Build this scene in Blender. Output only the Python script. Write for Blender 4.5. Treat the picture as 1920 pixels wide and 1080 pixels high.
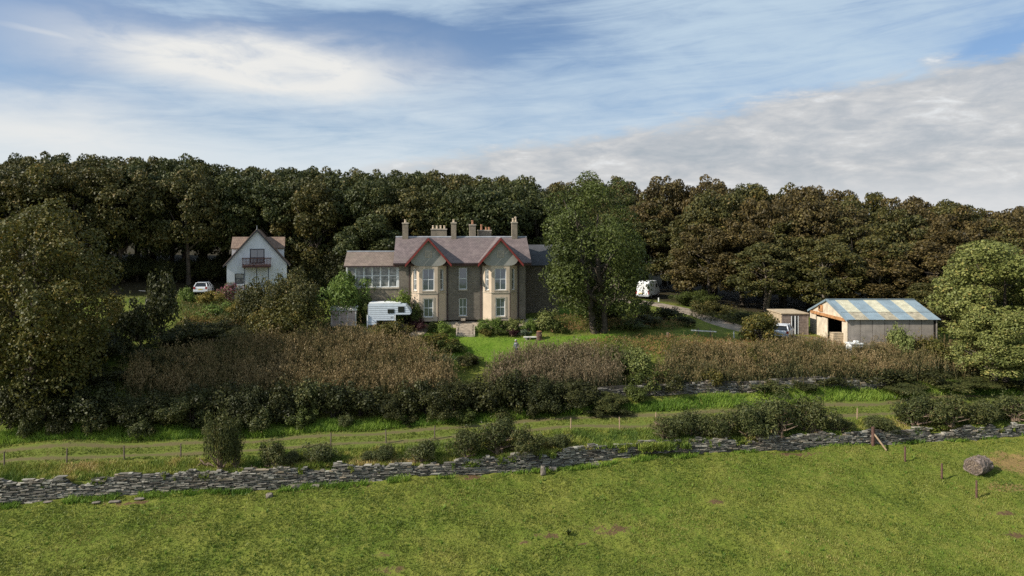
import bpy, bmesh, math, random
import numpy as np
from mathutils import Vector, Matrix

for o in list(bpy.data.objects):
    bpy.data.objects.remove(o)
scene = bpy.context.scene
col = scene.collection
R = math.radians

# ------------------------------------------------------------------ camera
F, HZ, CZ = 1300.0, 440.0, 20.0          # focal length in photo pixels, horizon row, camera height
cam_data = bpy.data.cameras.new('camera')
cam_data.sensor_width = 36.0
cam_data.lens = 36.0 * F / 1920.0
cam_data.shift_y = -(540.0 - HZ) / 1920.0
cam_data.clip_start = 0.5
cam_data.clip_end = 6000
cam = bpy.data.objects.new('camera', cam_data)
cam.location = (0, 0, CZ)
cam.rotation_euler = (R(90), 0, 0)
col.objects.link(cam)
scene.camera = cam

# ------------------------------------------------------------------ view
scene.view_settings.view_transform = 'Standard'
scene.view_settings.look = 'None'
scene.view_settings.gamma = 1.0
scene.view_settings.use_curve_mapping = False
scene.view_settings.exposure = 0.35
scene.cycles.max_bounces = 5
scene.cycles.diffuse_bounces = 2
scene.cycles.glossy_bounces = 2
scene.cycles.transmission_bounces = 2
scene.cycles.transparent_max_bounces = 4
scene.cycles.use_denoising = False

# ------------------------------------------------------------------ node helper
class NT:
    def __init__(self, tree):
        self.t = tree
    def new(self, typ, **kw):
        n = self.t.nodes.new(typ)
        for k, v in kw.items():
            setattr(n, k, v)
        return n
    def put(self, sock, v):
        if isinstance(v, bpy.types.NodeSocket):
            self.t.links.new(v, sock)
        elif v is not None:
            if hasattr(sock, 'default_value'):
                try:
                    sock.default_value = v
                except Exception:
                    sock.default_value = (*v, 1.0)
    def m(self, op, a, b=None, c=None, clamp=False):
        n = self.new('ShaderNodeMath', operation=op, use_clamp=clamp)
        self.put(n.inputs[0], a)
        if b is not None: self.put(n.inputs[1], b)
        if c is not None: self.put(n.inputs[2], c)
        return n.outputs[0]
    def mix(self, f, a, b):
        n = self.new('ShaderNodeMix', data_type='RGBA')
        self.put(n.inputs[0], f)
        for s, v in ((n.inputs[6], a), (n.inputs[7], b)):
            if isinstance(v, bpy.types.NodeSocket): self.t.links.new(v, s)
            else: s.default_value = (*v[:3], 1.0)
        return n.outputs[2]
    def noise(self, vec=None, scale=5, detail=3, rough=0.5, dist=0.0):
        n = self.new('ShaderNodeTexNoise')
        if vec is not None: self.put(n.inputs['Vector'], vec)
        self.put(n.inputs['Scale'], scale)
        n.inputs['Detail'].default_value = detail
        n.inputs['Roughness'].default_value = rough
        n.inputs['Distortion'].default_value = dist
        return n.outputs['Fac']
    def sstep(self, v, lo, hi, a=0.0, b=1.0):
        n = self.new('ShaderNodeMapRange', interpolation_type='SMOOTHSTEP')
        self.put(n.inputs['Value'], v)
        n.inputs['From Min'].default_value = lo; n.inputs['From Max'].default_value = hi
        n.inputs['To Min'].default_value = a; n.inputs['To Max'].default_value = b
        return n.outputs[0]
    def ramp(self, f, stops):
        n = self.new('ShaderNodeValToRGB')
        e = n.color_ramp.elements
        while len(e) < len(stops): e.new(0.5)
        for i, (p, c) in enumerate(stops):
            e[i].position = p; e[i].color = (*c, 1.0)
        self.put(n.inputs[0], f)
        return n.outputs[0]
    def comb(self, x, y, z):
        n = self.new('ShaderNodeCombineXYZ')
        for i, v in enumerate((x, y, z)): self.put(n.inputs[i], v)
        return n.outputs[0]
    def sep(self, v):
        n = self.new('ShaderNodeSeparateXYZ'); self.put(n.inputs[0], v)
        return n.outputs[0], n.outputs[1], n.outputs[2]
    def attr(self, name):
        n = self.new('ShaderNodeAttribute'); n.attribute_name = name
        return n.outputs['Fac']
    def pos(self):
        return self.new('ShaderNodeNewGeometry').outputs['Position']
    def obj(self):
        return self.new('ShaderNodeTexCoord').outputs['Object']
    def objrand(self):
        return self.new('ShaderNodeObjectInfo').outputs['Random']
    def bump(self, h, strength=0.4, dist=0.05):
        n = self.new('ShaderNodeBump'); n.inputs['Strength'].default_value = strength
        n.inputs['Distance'].default_value = dist; self.put(n.inputs['Height'], h)
        return n.outputs[0]

# ------------------------------------------------------------------ sky and sun
SUN_H = Vector((-0.937, -0.35, 0)).normalized()
SUN_EL = R(35)
sun_dir = Vector((SUN_H.x * math.cos(SUN_EL), SUN_H.y * math.cos(SUN_EL), math.sin(SUN_EL)))
world = bpy.data.worlds.new('World'); scene.world = world
world.use_nodes = True
wt = NT(world.node_tree)
for n in list(world.node_tree.nodes): world.node_tree.nodes.remove(n)
sky = wt.new('ShaderNodeTexSky', sky_type='NISHITA', sun_disc=False)
sky.sun_elevation = SUN_EL
sky.sun_rotation = math.atan2(SUN_H.x, SUN_H.y)
sky.altitude = 30; sky.air_density = 1.0; sky.dust_density = 0.6; sky.ozone_density = 2.5
vec = wt.new('ShaderNodeTexCoord').outputs['Generated']
dx, dy, dz = wt.sep(vec)
az = wt.m('MULTIPLY', wt.m('ARCTAN2', dx, dy), 57.2958)         # degrees, 0 = +Y, positive right
el = wt.m('MULTIPLY', wt.m('ARCSINE', dz), 57.2958)
zz = wt.m('ADD', wt.m('MAXIMUM', dz, 0.0), 0.16)
plane = wt.comb(wt.m('DIVIDE', dx, zz), wt.m('DIVIDE', dy, zz), 0.0)   # a flat cloud layer seen from below
rot = wt.new('ShaderNodeVectorRotate', rotation_type='Z_AXIS'); wt.put(rot.inputs['Vector'], plane)
rot.inputs['Angle'].default_value = R(-28)
mp = wt.new('ShaderNodeMapping'); wt.put(mp.inputs['Vector'], rot.outputs[0]); mp.inputs['Scale'].default_value = (0.55, 1.25, 1.0)
streak = mp.outputs[0]
n_big = wt.noise(streak, 0.55, 4, 0.55, 0.3)
n_mid = wt.noise(streak, 1.6, 6, 0.58, 0.5)
n_fine = wt.noise(streak, 4.5, 7, 0.62, 0.8)
ae = wt.comb(wt.m('MULTIPLY', az, 0.045), wt.m('MULTIPLY', el, 0.14), 0.0)
n_ae = wt.noise(ae, 1.5, 7, 0.6, 0.4)
n_ae2 = wt.noise(ae, 4.0, 7, 0.6, 0.6)
rw1 = wt.new('ShaderNodeVectorRotate', rotation_type='Z_AXIS'); wt.put(rw1.inputs['Vector'], ae); rw1.inputs['Angle'].default_value = R(-14)
mw = wt.new('ShaderNodeMapping'); wt.put(mw.inputs['Vector'], rw1.outputs[0]); mw.inputs['Scale'].default_value = (.75, 2.3, 1)
n_wisp = wt.noise(mw.outputs[0], 2.6, 9, 0.66, 1.2)
n_cum = wt.noise(ae, 9.0, 9, 0.62, 0.3)
def A(px): return math.degrees(math.atan((px - 960) / F))
def E(px, py): return math.degrees(math.atan((HZ - py) / math.hypot(F, px - 960)))
def blob(px, py, wpx, hpx, tilt=0.0, jit=5.0):
    a0, e0 = A(px), E(px, py)
    da = wt.m('SUBTRACT', az, a0)
    de = wt.m('SUBTRACT', wt.m('SUBTRACT', el, e0), wt.m('MULTIPLY', da, tilt))
    de = wt.m('ADD', de, wt.m('MULTIPLY', wt.m('SUBTRACT', n_ae, 0.5), jit))
    da = wt.m('DIVIDE', da, wpx / 22.7); de = wt.m('DIVIDE', de, hpx / 22.7)
    r2 = wt.m('ADD', wt.m('MULTIPLY', da, da), wt.m('MULTIPLY', de, de))
    return wt.m('EXPONENT', wt.m('MULTIPLY', r2, -1.0))
# thin high cloud nearly everywhere, opening to blue in places
thin = wt.m('ADD', wt.m('MULTIPLY', n_big, 0.9), wt.m('MULTIPLY', n_mid, 0.55))
thin = wt.m('ADD', thin, wt.m('MULTIPLY', n_ae2, 0.30))
thin = wt.m('ADD', thin, wt.m('MULTIPLY', wt.m('SUBTRACT', n_wisp, 0.5), 0.62))
for b, w in ((blob(300, 50, 480, 48, 0.0, 5), -1.1), (blob(750, 80, 150, 36, -0.05, 4), -0.9), (blob(20, 110, 120, 45), -0.7),
             (blob(1000, 30, 120, 60), -0.25), (blob(300, 215, 260, 28), -0.16), (blob(1880, 95, 70, 40, .2), -0.45),
             (blob(300, 12, 420, 14, 0.0, 2), 0.35)):
    thin = wt.m('ADD', thin, wt.m('MULTIPLY', b, w))
low = wt.sstep(el, 2.0, 9.0, 0.35, 0.0)
thin = wt.m('ADD', thin, low)
thin = wt.sstep(thin, 0.38, 1.12, 0.04, 0.95)
G = 10.0                                       # Background strength is 0.1
def c(r, g, b): return (r * G, g * G, b * G)
skc = wt.new('ShaderNodeMix', data_type='RGBA', blend_type='MULTIPLY'); skc.inputs[0].default_value = 1.0
wt.put(skc.inputs[6], sky.outputs[0]); skc.inputs[7].default_value = (1.0, 1.06, 1.16, 1)
base = skc.outputs[2]
high = wt.mix(wt.sstep(el, 3, 14), c(.70, .76, .80), c(.52, .65, .77))
colr = wt.mix(thin, base, high)
white = wt.m('MULTIPLY', blob(480, 122, 270, 50, -0.02, 5.5), 1.5, clamp=True)
white = wt.m('MAXIMUM', white, wt.m('MULTIPLY', blob(60, 235, 200, 60, 0.0, 4), 0.8, clamp=True))
white = wt.m('MAXIMUM', white, wt.m('MULTIPLY', blob(110, 68, 90, 9, -0.05, 2), 0.6, clamp=True))
white = wt.m('MULTIPLY', white, wt.sstep(n_ae2, 0.22, 0.55, 0.55, 1.0))
colr = wt.mix(white, colr, c(.82, .82, .80))
# low bank of grey cumulus: its upper edge climbs to the right
edge = wt.m('ADD', wt.m('MULTIPLY', az, 0.15), 7.4)
edge = wt.m('MINIMUM', wt.m('MAXIMUM', edge, 3.0), 15.0)
edge = wt.m('ADD', edge, wt.m('MULTIPLY', wt.m('SUBTRACT', n_ae, 0.5), 4.0))
edge = wt.m('ADD', edge, wt.m('MULTIPLY', wt.m('SUBTRACT', n_ae2, 0.5), 2.5))
edge = wt.m('ADD', edge, wt.m('MULTIPLY', wt.m('SUBTRACT', n_cum, 0.5), 1.6))
depth = wt.m('SUBTRACT', edge, el)
bank = wt.sstep(depth, -0.3, 1.1)
bank = wt.m('MULTIPLY', bank, wt.sstep(az, -22, -4, 0.2, 0.90))
lump = wt.m('ADD', wt.m('ADD', wt.m('MULTIPLY', n_ae, 0.45), wt.m('MULTIPLY', n_ae2, 0.55)), wt.m('MULTIPLY', n_cum, 0.40))
gcol = wt.ramp(lump, [(0.54, (.40, .44, .48)), (0.66, (.50, .52, .545)), (0.76, (.62, .62, .62)), (0.87, (.82, .83, .83))])
gs = wt.new('ShaderNodeVectorMath', operation='SCALE'); wt.put(gs.inputs[0], gcol); gs.inputs['Scale'].default_value = G
gcol = wt.mix(wt.m('MULTIPLY', wt.sstep(el, 1.5, 5.5, 0.65, 0.0), 1.0), gs.outputs[0], c(.74, .75, .76))
colr = wt.mix(bank, colr, gcol)
bg = wt.new('ShaderNodeBackground'); bg.inputs['Strength'].default_value = 0.08
wt.put(bg.inputs['Color'], colr)
wo = wt.new('ShaderNodeOutputWorld'); world.node_tree.links.new(bg.outputs[0], wo.inputs[0])

sun_data = bpy.data.lights.new('sun', 'SUN')
sun_data.energy = 5.0; sun_data.angle = R(0.55); sun_data.color = (1.0, 0.93, 0.82)
sun = bpy.data.objects.new('sun', sun_data)
sun.rotation_euler = (-sun_dir).to_track_quat('-Z', 'Y').to_euler()
sun.location = (-60, -30, 60)
col.objects.link(sun)

# ------------------------------------------------------------------ materials
MATS = {}
def material(name):
    m = bpy.data.materials.new(name); m.use_nodes = True
    t = NT(m.node_tree)
    bsdf = m.node_tree.nodes['Principled BSDF']
    MATS[name] = m
    return m, t, bsdf
def plain(name, c, rough=0.7, var=0.15, scale=3.0, spec=0.3, bump=0.0, metallic=0.0):
    m, t, b = material(name)
    n = t.noise(t.obj(), scale, 5, 0.6)
    f = t.sstep(n, 0.3, 0.7)
    cc = t.mix(f, [x * (1 - var) for x in c], [min(1, x * (1 + var)) for x in c])
    t.put(b.inputs['Base Color'], cc)
    b.inputs['Roughness'].default_value = rough
    b.inputs['Specular IOR Level'].default_value = spec
    b.inputs['Metallic'].default_value = metallic
    if bump: t.put(b.inputs['Normal'], t.bump(t.noise(t.obj(), scale * 4, 3), bump * .6, 0.02))
    return m
def leafmat(name, stops, trans=0.18, objvar=0.35, rough=0.55, warm=(1.25, .95, .6)):
    """colour by each leaf's own 'tint', shifted a little from plant to plant"""
    m, t, b = material(name)
    cc = t.ramp(t.attr('tint'), stops)
    v = t.objrand()
    n = t.new('ShaderNodeMix', data_type='RGBA', blend_type='MULTIPLY')
    t.put(n.inputs[0], t.m('MULTIPLY', v, objvar)); t.put(n.inputs[6], cc); n.inputs[7].default_value = (*warm, 1)
    cc = n.outputs[2]
    t.put(b.inputs['Base Color'], cc)
    b.inputs['Roughness'].default_value = rough
    b.inputs['Specular IOR Level'].default_value = 0.25
    tr = t.new('ShaderNodeBsdfTranslucent'); t.put(tr.inputs[0], cc)
    mx = t.new('ShaderNodeMixShader'); mx.inputs[0].default_value = trans
    m.node_tree.links.new(b.outputs[0], mx.inputs[1]); m.node_tree.links.new(tr.outputs[0], mx.inputs[2])
    out = m.node_tree.nodes['Material Output']; m.node_tree.links.new(mx.outputs[0], out.inputs[0])
    return m

leafmat('leaf_sycamore', [(0, (.022, .032, .010)), (.45, (.050, .062, .017)), (.85, (.090, .098, .026)), (1, (.14, .115, .035))])
leafmat('leaf_olive', [(0, (.030, .036, .011)), (.45, (.070, .072, .020)), (.8, (.125, .112, .032)), (1, (.17, .120, .040))])
leafmat('leaf_russet', [(0, (.030, .026, .010)), (.4, (.075, .060, .021)), (.75, (.118, .088, .030)), (1, (.16, .140, .045))])
leafmat('leaf_ash', [(0, (.028, .038, .009)), (.5, (.070, .090, .018)), (.9, (.115, .140, .030)), (1, (.15, .17, .042))], objvar=.1)
leafmat('leaf_light', [(0, (.07, .095, .024)), (.5, (.155, .185, .055)), (.85, (.24, .26, .085)), (1, (.31, .27, .09))], objvar=.3)
leafmat('leaf_golden', [(0, (.045, .050, .013)), (.4, (.090, .090, .020)), (.8, (.145, .120, .025)), (1, (.20, .130, .030))], objvar=.2)
leafmat('leaf_bright', [(0, (.06, .10, .02)), (.5, (.13, .19, .035)), (1, (.21, .27, .06))], objvar=.3)
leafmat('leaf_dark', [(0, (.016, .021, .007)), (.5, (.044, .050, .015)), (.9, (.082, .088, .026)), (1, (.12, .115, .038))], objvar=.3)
leafmat('leaf_purple', [(0, (.020, .008, .010)), (.5, (.055, .020, .022)), (1, (.12, .06, .05))], objvar=.1)
leafmat('leaf_gorse', [(0, (.030, .042, .014)), (.5, (.078, .092, .028)), (.9, (.135, .138, .046)), (1, (.20, .15, .06))], objvar=.3)
leafmat('leaf_yellow', [(0, (.09, .09, .02)), (.5, (.20, .17, .035)), (1, (.33, .24, .05))], objvar=.3)
leafmat('leaf_greygreen', [(0, (.07, .10, .06)), (.5, (.14, .18, .11)), (1, (.22, .26, .17))], objvar=.1)
leafmat('leaf_flower', [(0, (.05, .08, .02)), (.45, (.09, .13, .04)), (.5, (.30, .09, .13)), (1, (.45, .16, .22))], objvar=.1)
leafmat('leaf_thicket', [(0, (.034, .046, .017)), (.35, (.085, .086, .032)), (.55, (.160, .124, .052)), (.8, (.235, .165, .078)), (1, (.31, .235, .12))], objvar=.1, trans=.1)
leafmat('leaf_thicket_grey', [(0, (.028, .038, .017)), (.35, (.066, .070, .030)), (.55, (.135, .106, .058)), (.8, (.195, .145, .085)), (1, (.24, .19, .12))], objvar=.1, trans=.1)
leafmat('leaf_weeds', [(0, (.05, .08, .02)), (.4, (.11, .14, .035)), (.7, (.20, .14, .05)), (1, (.30, .16, .07))], objvar=.1)
leafmat('leaf_flax', [(0, (.06, .09, .05)), (.6, (.14, .17, .10)), (1, (.42, .36, .22))], objvar=.0)
leafmat('grass_field', [(0, (.078, .122, .018)), (.4, (.155, .192, .032)), (.75, (.232, .246, .052)), (1, (.31, .275, .08))], objvar=.0, trans=.2)
leafmat('grass_verge', [(0, (.085, .16, .02)), (.5, (.185, .285, .038)), (1, (.28, .36, .06))], objvar=.0, trans=.2)
leafmat('grass_rough', [(0, (.09, .145, .024)), (.45, (.21, .255, .042)), (.75, (.32, .30, .07)), (1, (.44, .33, .13))], objvar=.0, trans=.15)
leafmat('straw', [(0, (.10, .075, .06)), (.5, (.20, .155, .12)), (1, (.36, .27, .17))], objvar=0, trans=.05)
plain('bark', (.075, .06, .045), .9, .4, 4, bump=.5)
plain('bark_pale', (.16, .13, .10), .9, .35, 4, bump=.5)
plain('twig', (.20, .14, .10), .9, .3, 4)
plain('fence_wood', (.13, .10, .075), .85, .3, 6, bump=.3)
plain('fence_wood_red', (.11, .060, .045), .85, .3, 6, bump=.3)
plain('fence_wood_new', (.34, .24, .15), .8, .25, 6, bump=.3)
plain('wood_grey', (.22, .17, .14), .85, .25, 3, bump=.3)
plain('wood_tan', (.42, .33, .22), .85, .2, 3, bump=.3)
plain('white_paint', (.72, .73, .72), .45, .05, 2)
plain('render_white', (.66, .67, .70), .85, .07, 1.2)
plain('render_cream', (.52, .415, .31), .85, .08, .9, bump=.15)
plain('render_grey', (.30, .29, .26), .85, .10, .9, bump=.15)
plain('stone_trim', (.42, .36, .28), .85, .2, 2.5, bump=.3)
plain('red_paint', (.20, .035, .030), .45, .2, 3)
plain('brown_paint', (.085, .040, .034), .5, .2, 3)
plain('dark_frame', (.03, .035, .05), .4, .1, 3)
plain('lead', (.30, .31, .33), .6, .15, 2)
plain('pot', (.50, .40, .29), .8, .25, 5)
plain('pot_red', (.35, .17, .10), .8, .25, 5)
plain('pipe', (.05, .03, .03), .5, .1, 3)
plain('rubber', (.02, .02, .02), .8, .1, 5)
plain('rim', (.4, .4, .42), .35, .1, 5, metallic=.7)
plain('silver_paint', (.62, .64, .67), .28, .04, 2, spec=.6)
plain('van_paint', (.80, .80, .79), .35, .05, 1.5, spec=.5)
plain('camper_skin', (.60, .66, .72), .45, .08, 2.5)
plain('camper_trim', (.72, .73, .72), .5, .1, 2)
plain('tail_red', (.35, .02, .02), .25, .1, 3)
plain('plate_yellow', (.65, .48, .08), .5, .05, 3)
plain('black_plastic', (.02, .02, .022), .5, .1, 3)
plain('shed_beige', (.42, .34, .30), .8, .15, 2)
plain('shed_roof_grey', (.50, .48, .43), .8, .15, 3)
plain('sheet_blue', (.18, .235, .27), .5, .12, 1.2)
plain('sheet_yellow', (.41, .39, .29), .6, .2, 1.6)
plain('sheet_stained', (.28, .25, .185), .7, .3, 2.2)
plain('panel_concrete', (.28, .245, .212), .9, .18, 1.3, bump=.25)
plain('panel_cream', (.56, .47, .35), .85, .2, 1.6)
plain('rust', (.38, .19, .08), .9, .35, 3)
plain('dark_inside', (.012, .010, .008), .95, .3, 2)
plain('step_stone', (.36, .30, .23), .9, .3, 3, bump=.5)
plain('boulder', (.19, .16, .13), .9, .3, 3, bump=.6)
plain('bale', (.15, .118, .098), .95, .6, 5, bump=.8)
plain('paving', (.33, .27, .20), .9, .25, 1.2, bump=.3)
plain('jacket', (.10, .115, .13), .8, .2, 12)
plain('trousers', (.05, .055, .07), .85, .2, 12)
plain('skin', (.50, .32, .24), .6, .05, 12)
plain('cap', (.45, .43, .38), .85, .1, 12)
plain('hair', (.12, .09, .07), .8, .2, 30)
plain('lining', (.55, .53, .48), .9, .1, 2)

m, t, b = material('glass')
b.inputs['Base Color'].default_value = (.055, .075, .11, 1); b.inputs['Roughness'].default_value = .06
b.inputs['IOR'].default_value = 2.1
nn = t.noise(t.obj(), .9, 2); t.put(b.inputs['Normal'], t.bump(nn, .08, .05))
m, t, b = material('glass_dark')
b.inputs['Base Color'].default_value = (.015, .018, .022, 1); b.inputs['Roughness'].default_value = .08
t.put(b.inputs['Normal'], t.bump(t.noise(t.obj(), 1.5, 2), .05, .03))
m, t, b = material('curtained_glass')
cc = t.ramp(t.noise(t.obj(), 2.2, 4), [(.35, (.05, .06, .065)), (.55, (.22, .22, .21)), (.7, (.36, .35, .33))])
t.put(b.inputs['Base Color'], cc); b.inputs['Roughness'].default_value = .1; b.inputs['IOR'].default_value = 1.7

def masonry(name, c1, c2, mortar, bw=.42, bh=.16):
    m, t, b = material(name)
    x, y, z = t.sep(t.obj())
    v = t.comb(t.m('ADD', x, y), z, 0.0)
    br = t.new('ShaderNodeTexBrick'); t.put(br.inputs['Vector'], v)
    br.inputs['Scale'].default_value = 1.0; br.inputs['Brick Width'].default_value = bw; br.inputs['Row Height'].default_value = bh
    br.inputs['Mortar Size'].default_value = .014; br.inputs['Color1'].default_value = (*c1, 1); br.inputs['Color2'].default_value = (*c2, 1)
    br.inputs['Mortar'].default_value = (*mortar, 1); br.inputs['Bias'].default_value = 0.0
    n = t.noise(t.obj(), 2.3, 6, .65); nb = t.noise(t.obj(), .5, 3)
    cc = t.mix(t.m('MULTIPLY', t.sstep(n, .35, .7), .6), br.outputs['Color'], [x * .55 for x in c1])
    cc = t.mix(t.m('MULTIPLY', t.sstep(nb, .45, .7), .35), cc, [x * 1.35 for x in c2])
    t.put(b.inputs['Base Color'], cc); b.inputs['Roughness'].default_value = .92
    t.put(b.inputs['Normal'], t.bump(t.m('ADD', t.m('MULTIPLY', br.outputs['Fac'], -1.0), t.noise(t.obj(), 9, 4)), .6, .03))
masonry('house_stone', (.17, .145, .115), (.215, .185, .145), (.13, .115, .095))
masonry('wing_stone', (.24, .20, .145), (.30, .245, .175), (.17, .15, .12))
def slates(name, c1, c2, rows=.24):
    m, t, b = material(name)
    x, y, z = t.sep(t.obj())
    br = t.new('ShaderNodeTexBrick'); t.put(br.inputs['Vector'], t.comb(t.m('ADD', x, t.m('MULTIPLY', y, .02)), t.m('MULTIPLY', z, 1.6), 0.0))
    br.inputs['Scale'].default_value = 1.0; br.inputs['Brick Width'].default_value = .3; br.inputs['Row Height'].default_value = rows
    br.inputs['Mortar Size'].default_value = .012; br.inputs['Color1'].default_value = (*c1, 1); br.inputs['Color2'].default_value = (*c2, 1)
    br.inputs['Mortar'].default_value = (*[v * .5 for v in c1], 1)
    n = t.noise(t.obj(), 1.4, 6, .65)
    cc = t.mix(t.m('MULTIPLY', t.sstep(n, .42, .72), .55), br.outputs['Color'], [v * 1.5 for v in c2])
    cc = t.mix(t.m('MULTIPLY', t.sstep(t.noise(t.obj(), .7, 4), .5, .75), .5), cc, [c1[0] * .8, c1[1] * .95, c1[2] * .8])
    t.put(b.inputs['Base Color'], cc); b.inputs['Roughness'].default_value = .75
    t.put(b.inputs['Normal'], t.bump(t.m('ADD', t.m('MULTIPLY', br.outputs['Fac'], -1.0), t.noise(t.obj(), 6, 3)), .5, .02))
slates('slate', (.125, .095, .092), (.165, .125, .118))
slates('slate_brown', (.155, .115, .090), (.195, .145, .115))
slates('slate_dark', (.050, .050, .056), (.065, .066, .072))
slates('roof_tile', (.17, .115, .085), (.22, .15, .11), rows=.5)

m, t, b = material('dry_stone')
tint = t.attr('tint'); rnd = t.objrand()
v = t.m('FRACT', t.m('ADD', t.m('MULTIPLY', tint, 3.7), rnd))
cc = t.ramp(v, [(0, (.05, .045, .037)), (.35, (.13, .118, .098)), (.65, (.23, .212, .178)), (.85, (.37, .345, .29)), (1, (.26, .20, .13))])
n = t.noise(t.pos(), 5.0, 6, .7)
cc = t.mix(t.m('MULTIPLY', t.sstep(n, .5, .72), .35), cc, (.32, .31, .28))
cc = t.mix(t.m('MULTIPLY', t.sstep(t.noise(t.pos(), .7, 4), .52, .7), .5), cc, (.17, .13, .09))
t.put(b.inputs['Base Color'], cc); b.inputs['Roughness'].default_value = .95
t.put(b.inputs['Normal'], t.bump(t.noise(t.pos(), 22, 4), .5, .02))
plain('wall_core', (.045, .040, .034), .95, .3, 2)

m, t, b = material('field_ground')
p = t.pos()
n1 = t.noise(p, .16, 5, .6); n2 = t.noise(p, 1.1, 5, .65); n3 = t.noise(p, 6.0, 4, .7)
cc = t.mix(t.sstep(n1, .35, .65), (.108, .150, .021), (.175, .190, .034))
cc = t.mix(t.m('MULTIPLY', t.sstep(n2, .45, .7), .7), cc, (.225, .218, .048))
cc = t.mix(t.m('MULTIPLY', t.sstep(n3, .5, .75), .75), cc, (.060, .090, .014))
soil = t.m('ADD', t.attr('soil'), t.m('MULTIPLY', t.m('SUBTRACT', n3, .5), 2.4))
cc = t.mix(t.m('MULTIPLY', t.sstep(soil, .38, .75), .95), cc, t.mix(n3, (.075, .043, .023), (.17, .105, .058)))
dry = t.m('ADD', t.attr('dry'), t.m('MULTIPLY', t.m('SUBTRACT', n2, .5), 1.2))
cc = t.mix(t.sstep(dry, .40, .75), cc, (.24, .165, .065))
t.put(b.inputs['Base Color'], cc); b.inputs['Roughness'].default_value = .95; b.inputs['Specular IOR Level'].default_value = .1
t.put(b.inputs['Normal'], t.bump(t.m('ADD', t.m('MULTIPLY', n2, .6), t.m('MULTIPLY', n3, .7)), .9, .25))

m, t, b = material('hill_ground')
p = t.pos()
n1 = t.noise(p, .3, 5, .6); n2 = t.noise(p, 1.6, 5, .65); n3 = t.noise(p, 7.0, 4, .7)
cc = t.mix(t.sstep(n1, .35, .65), (.095, .135, .022), (.16, .175, .034))
cc = t.mix(t.m('MULTIPLY', t.sstep(n2, .48, .7), .4), cc, (.20, .17, .05))
cc = t.mix(t.m('MULTIPLY', t.sstep(n3, .5, .75), .7), cc, (.035, .045, .012))
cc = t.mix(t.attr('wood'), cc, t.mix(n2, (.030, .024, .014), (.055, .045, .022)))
t.put(b.inputs['Base Color'], cc); b.inputs['Roughness'].default_value = .95; b.inputs['Specular IOR Level'].default_value = .1
t.put(b.inputs['Normal'], t.bump(t.m('ADD', n2, n3), .8, .15))

m, t, b = material('lawn_ground')
p = t.pos(); n2 = t.noise(p, .8, 4, .6); n3 = t.noise(p, 9, 3, .7)
cc = t.mix(t.sstep(n2, .35, .65), (.095, .165, .016), (.130, .195, .024))
cc = t.mix(t.m('MULTIPLY', t.sstep(n3, .5, .75), .5), cc, (.06, .11, .015))
t.put(b.inputs['Base Color'], cc); b.inputs['Roughness'].default_value = .95; b.inputs['Specular IOR Level'].default_value = .1
t.put(b.inputs['Normal'], t.bump(n3, .6, .05))

m, t, b = material('track_ground')
p = t.pos(); n2 = t.noise(p, 1.2, 5, .65); n3 = t.noise(p, 7, 4, .7)
rut = t.attr('rut')
f = t.m('MULTIPLY', t.sstep(t.m('ADD', t.m('ADD', rut, t.m('MULTIPLY', t.m('SUBTRACT', n2, .5), 1.6)), t.m('MULTIPLY', t.m('SUBTRACT', n3, .5), 1.0)), .12, .85), .75)
cc = t.mix(f, t.mix(n2, (.085, .125, .020), (.155, .165, .036)), t.mix(n3, (.075, .055, .034), (.17, .125, .075)))
t.put(b.inputs['Base Color'], cc); b.inputs['Roughness'].default_value = .95; b.inputs['Specular IOR Level'].default_value = .1
t.put(b.inputs['Normal'], t.bump(n3, .7, .06))
plain('drive_ground', (.25, .20, .15), .95, .35, .9, bump=.5)

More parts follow.
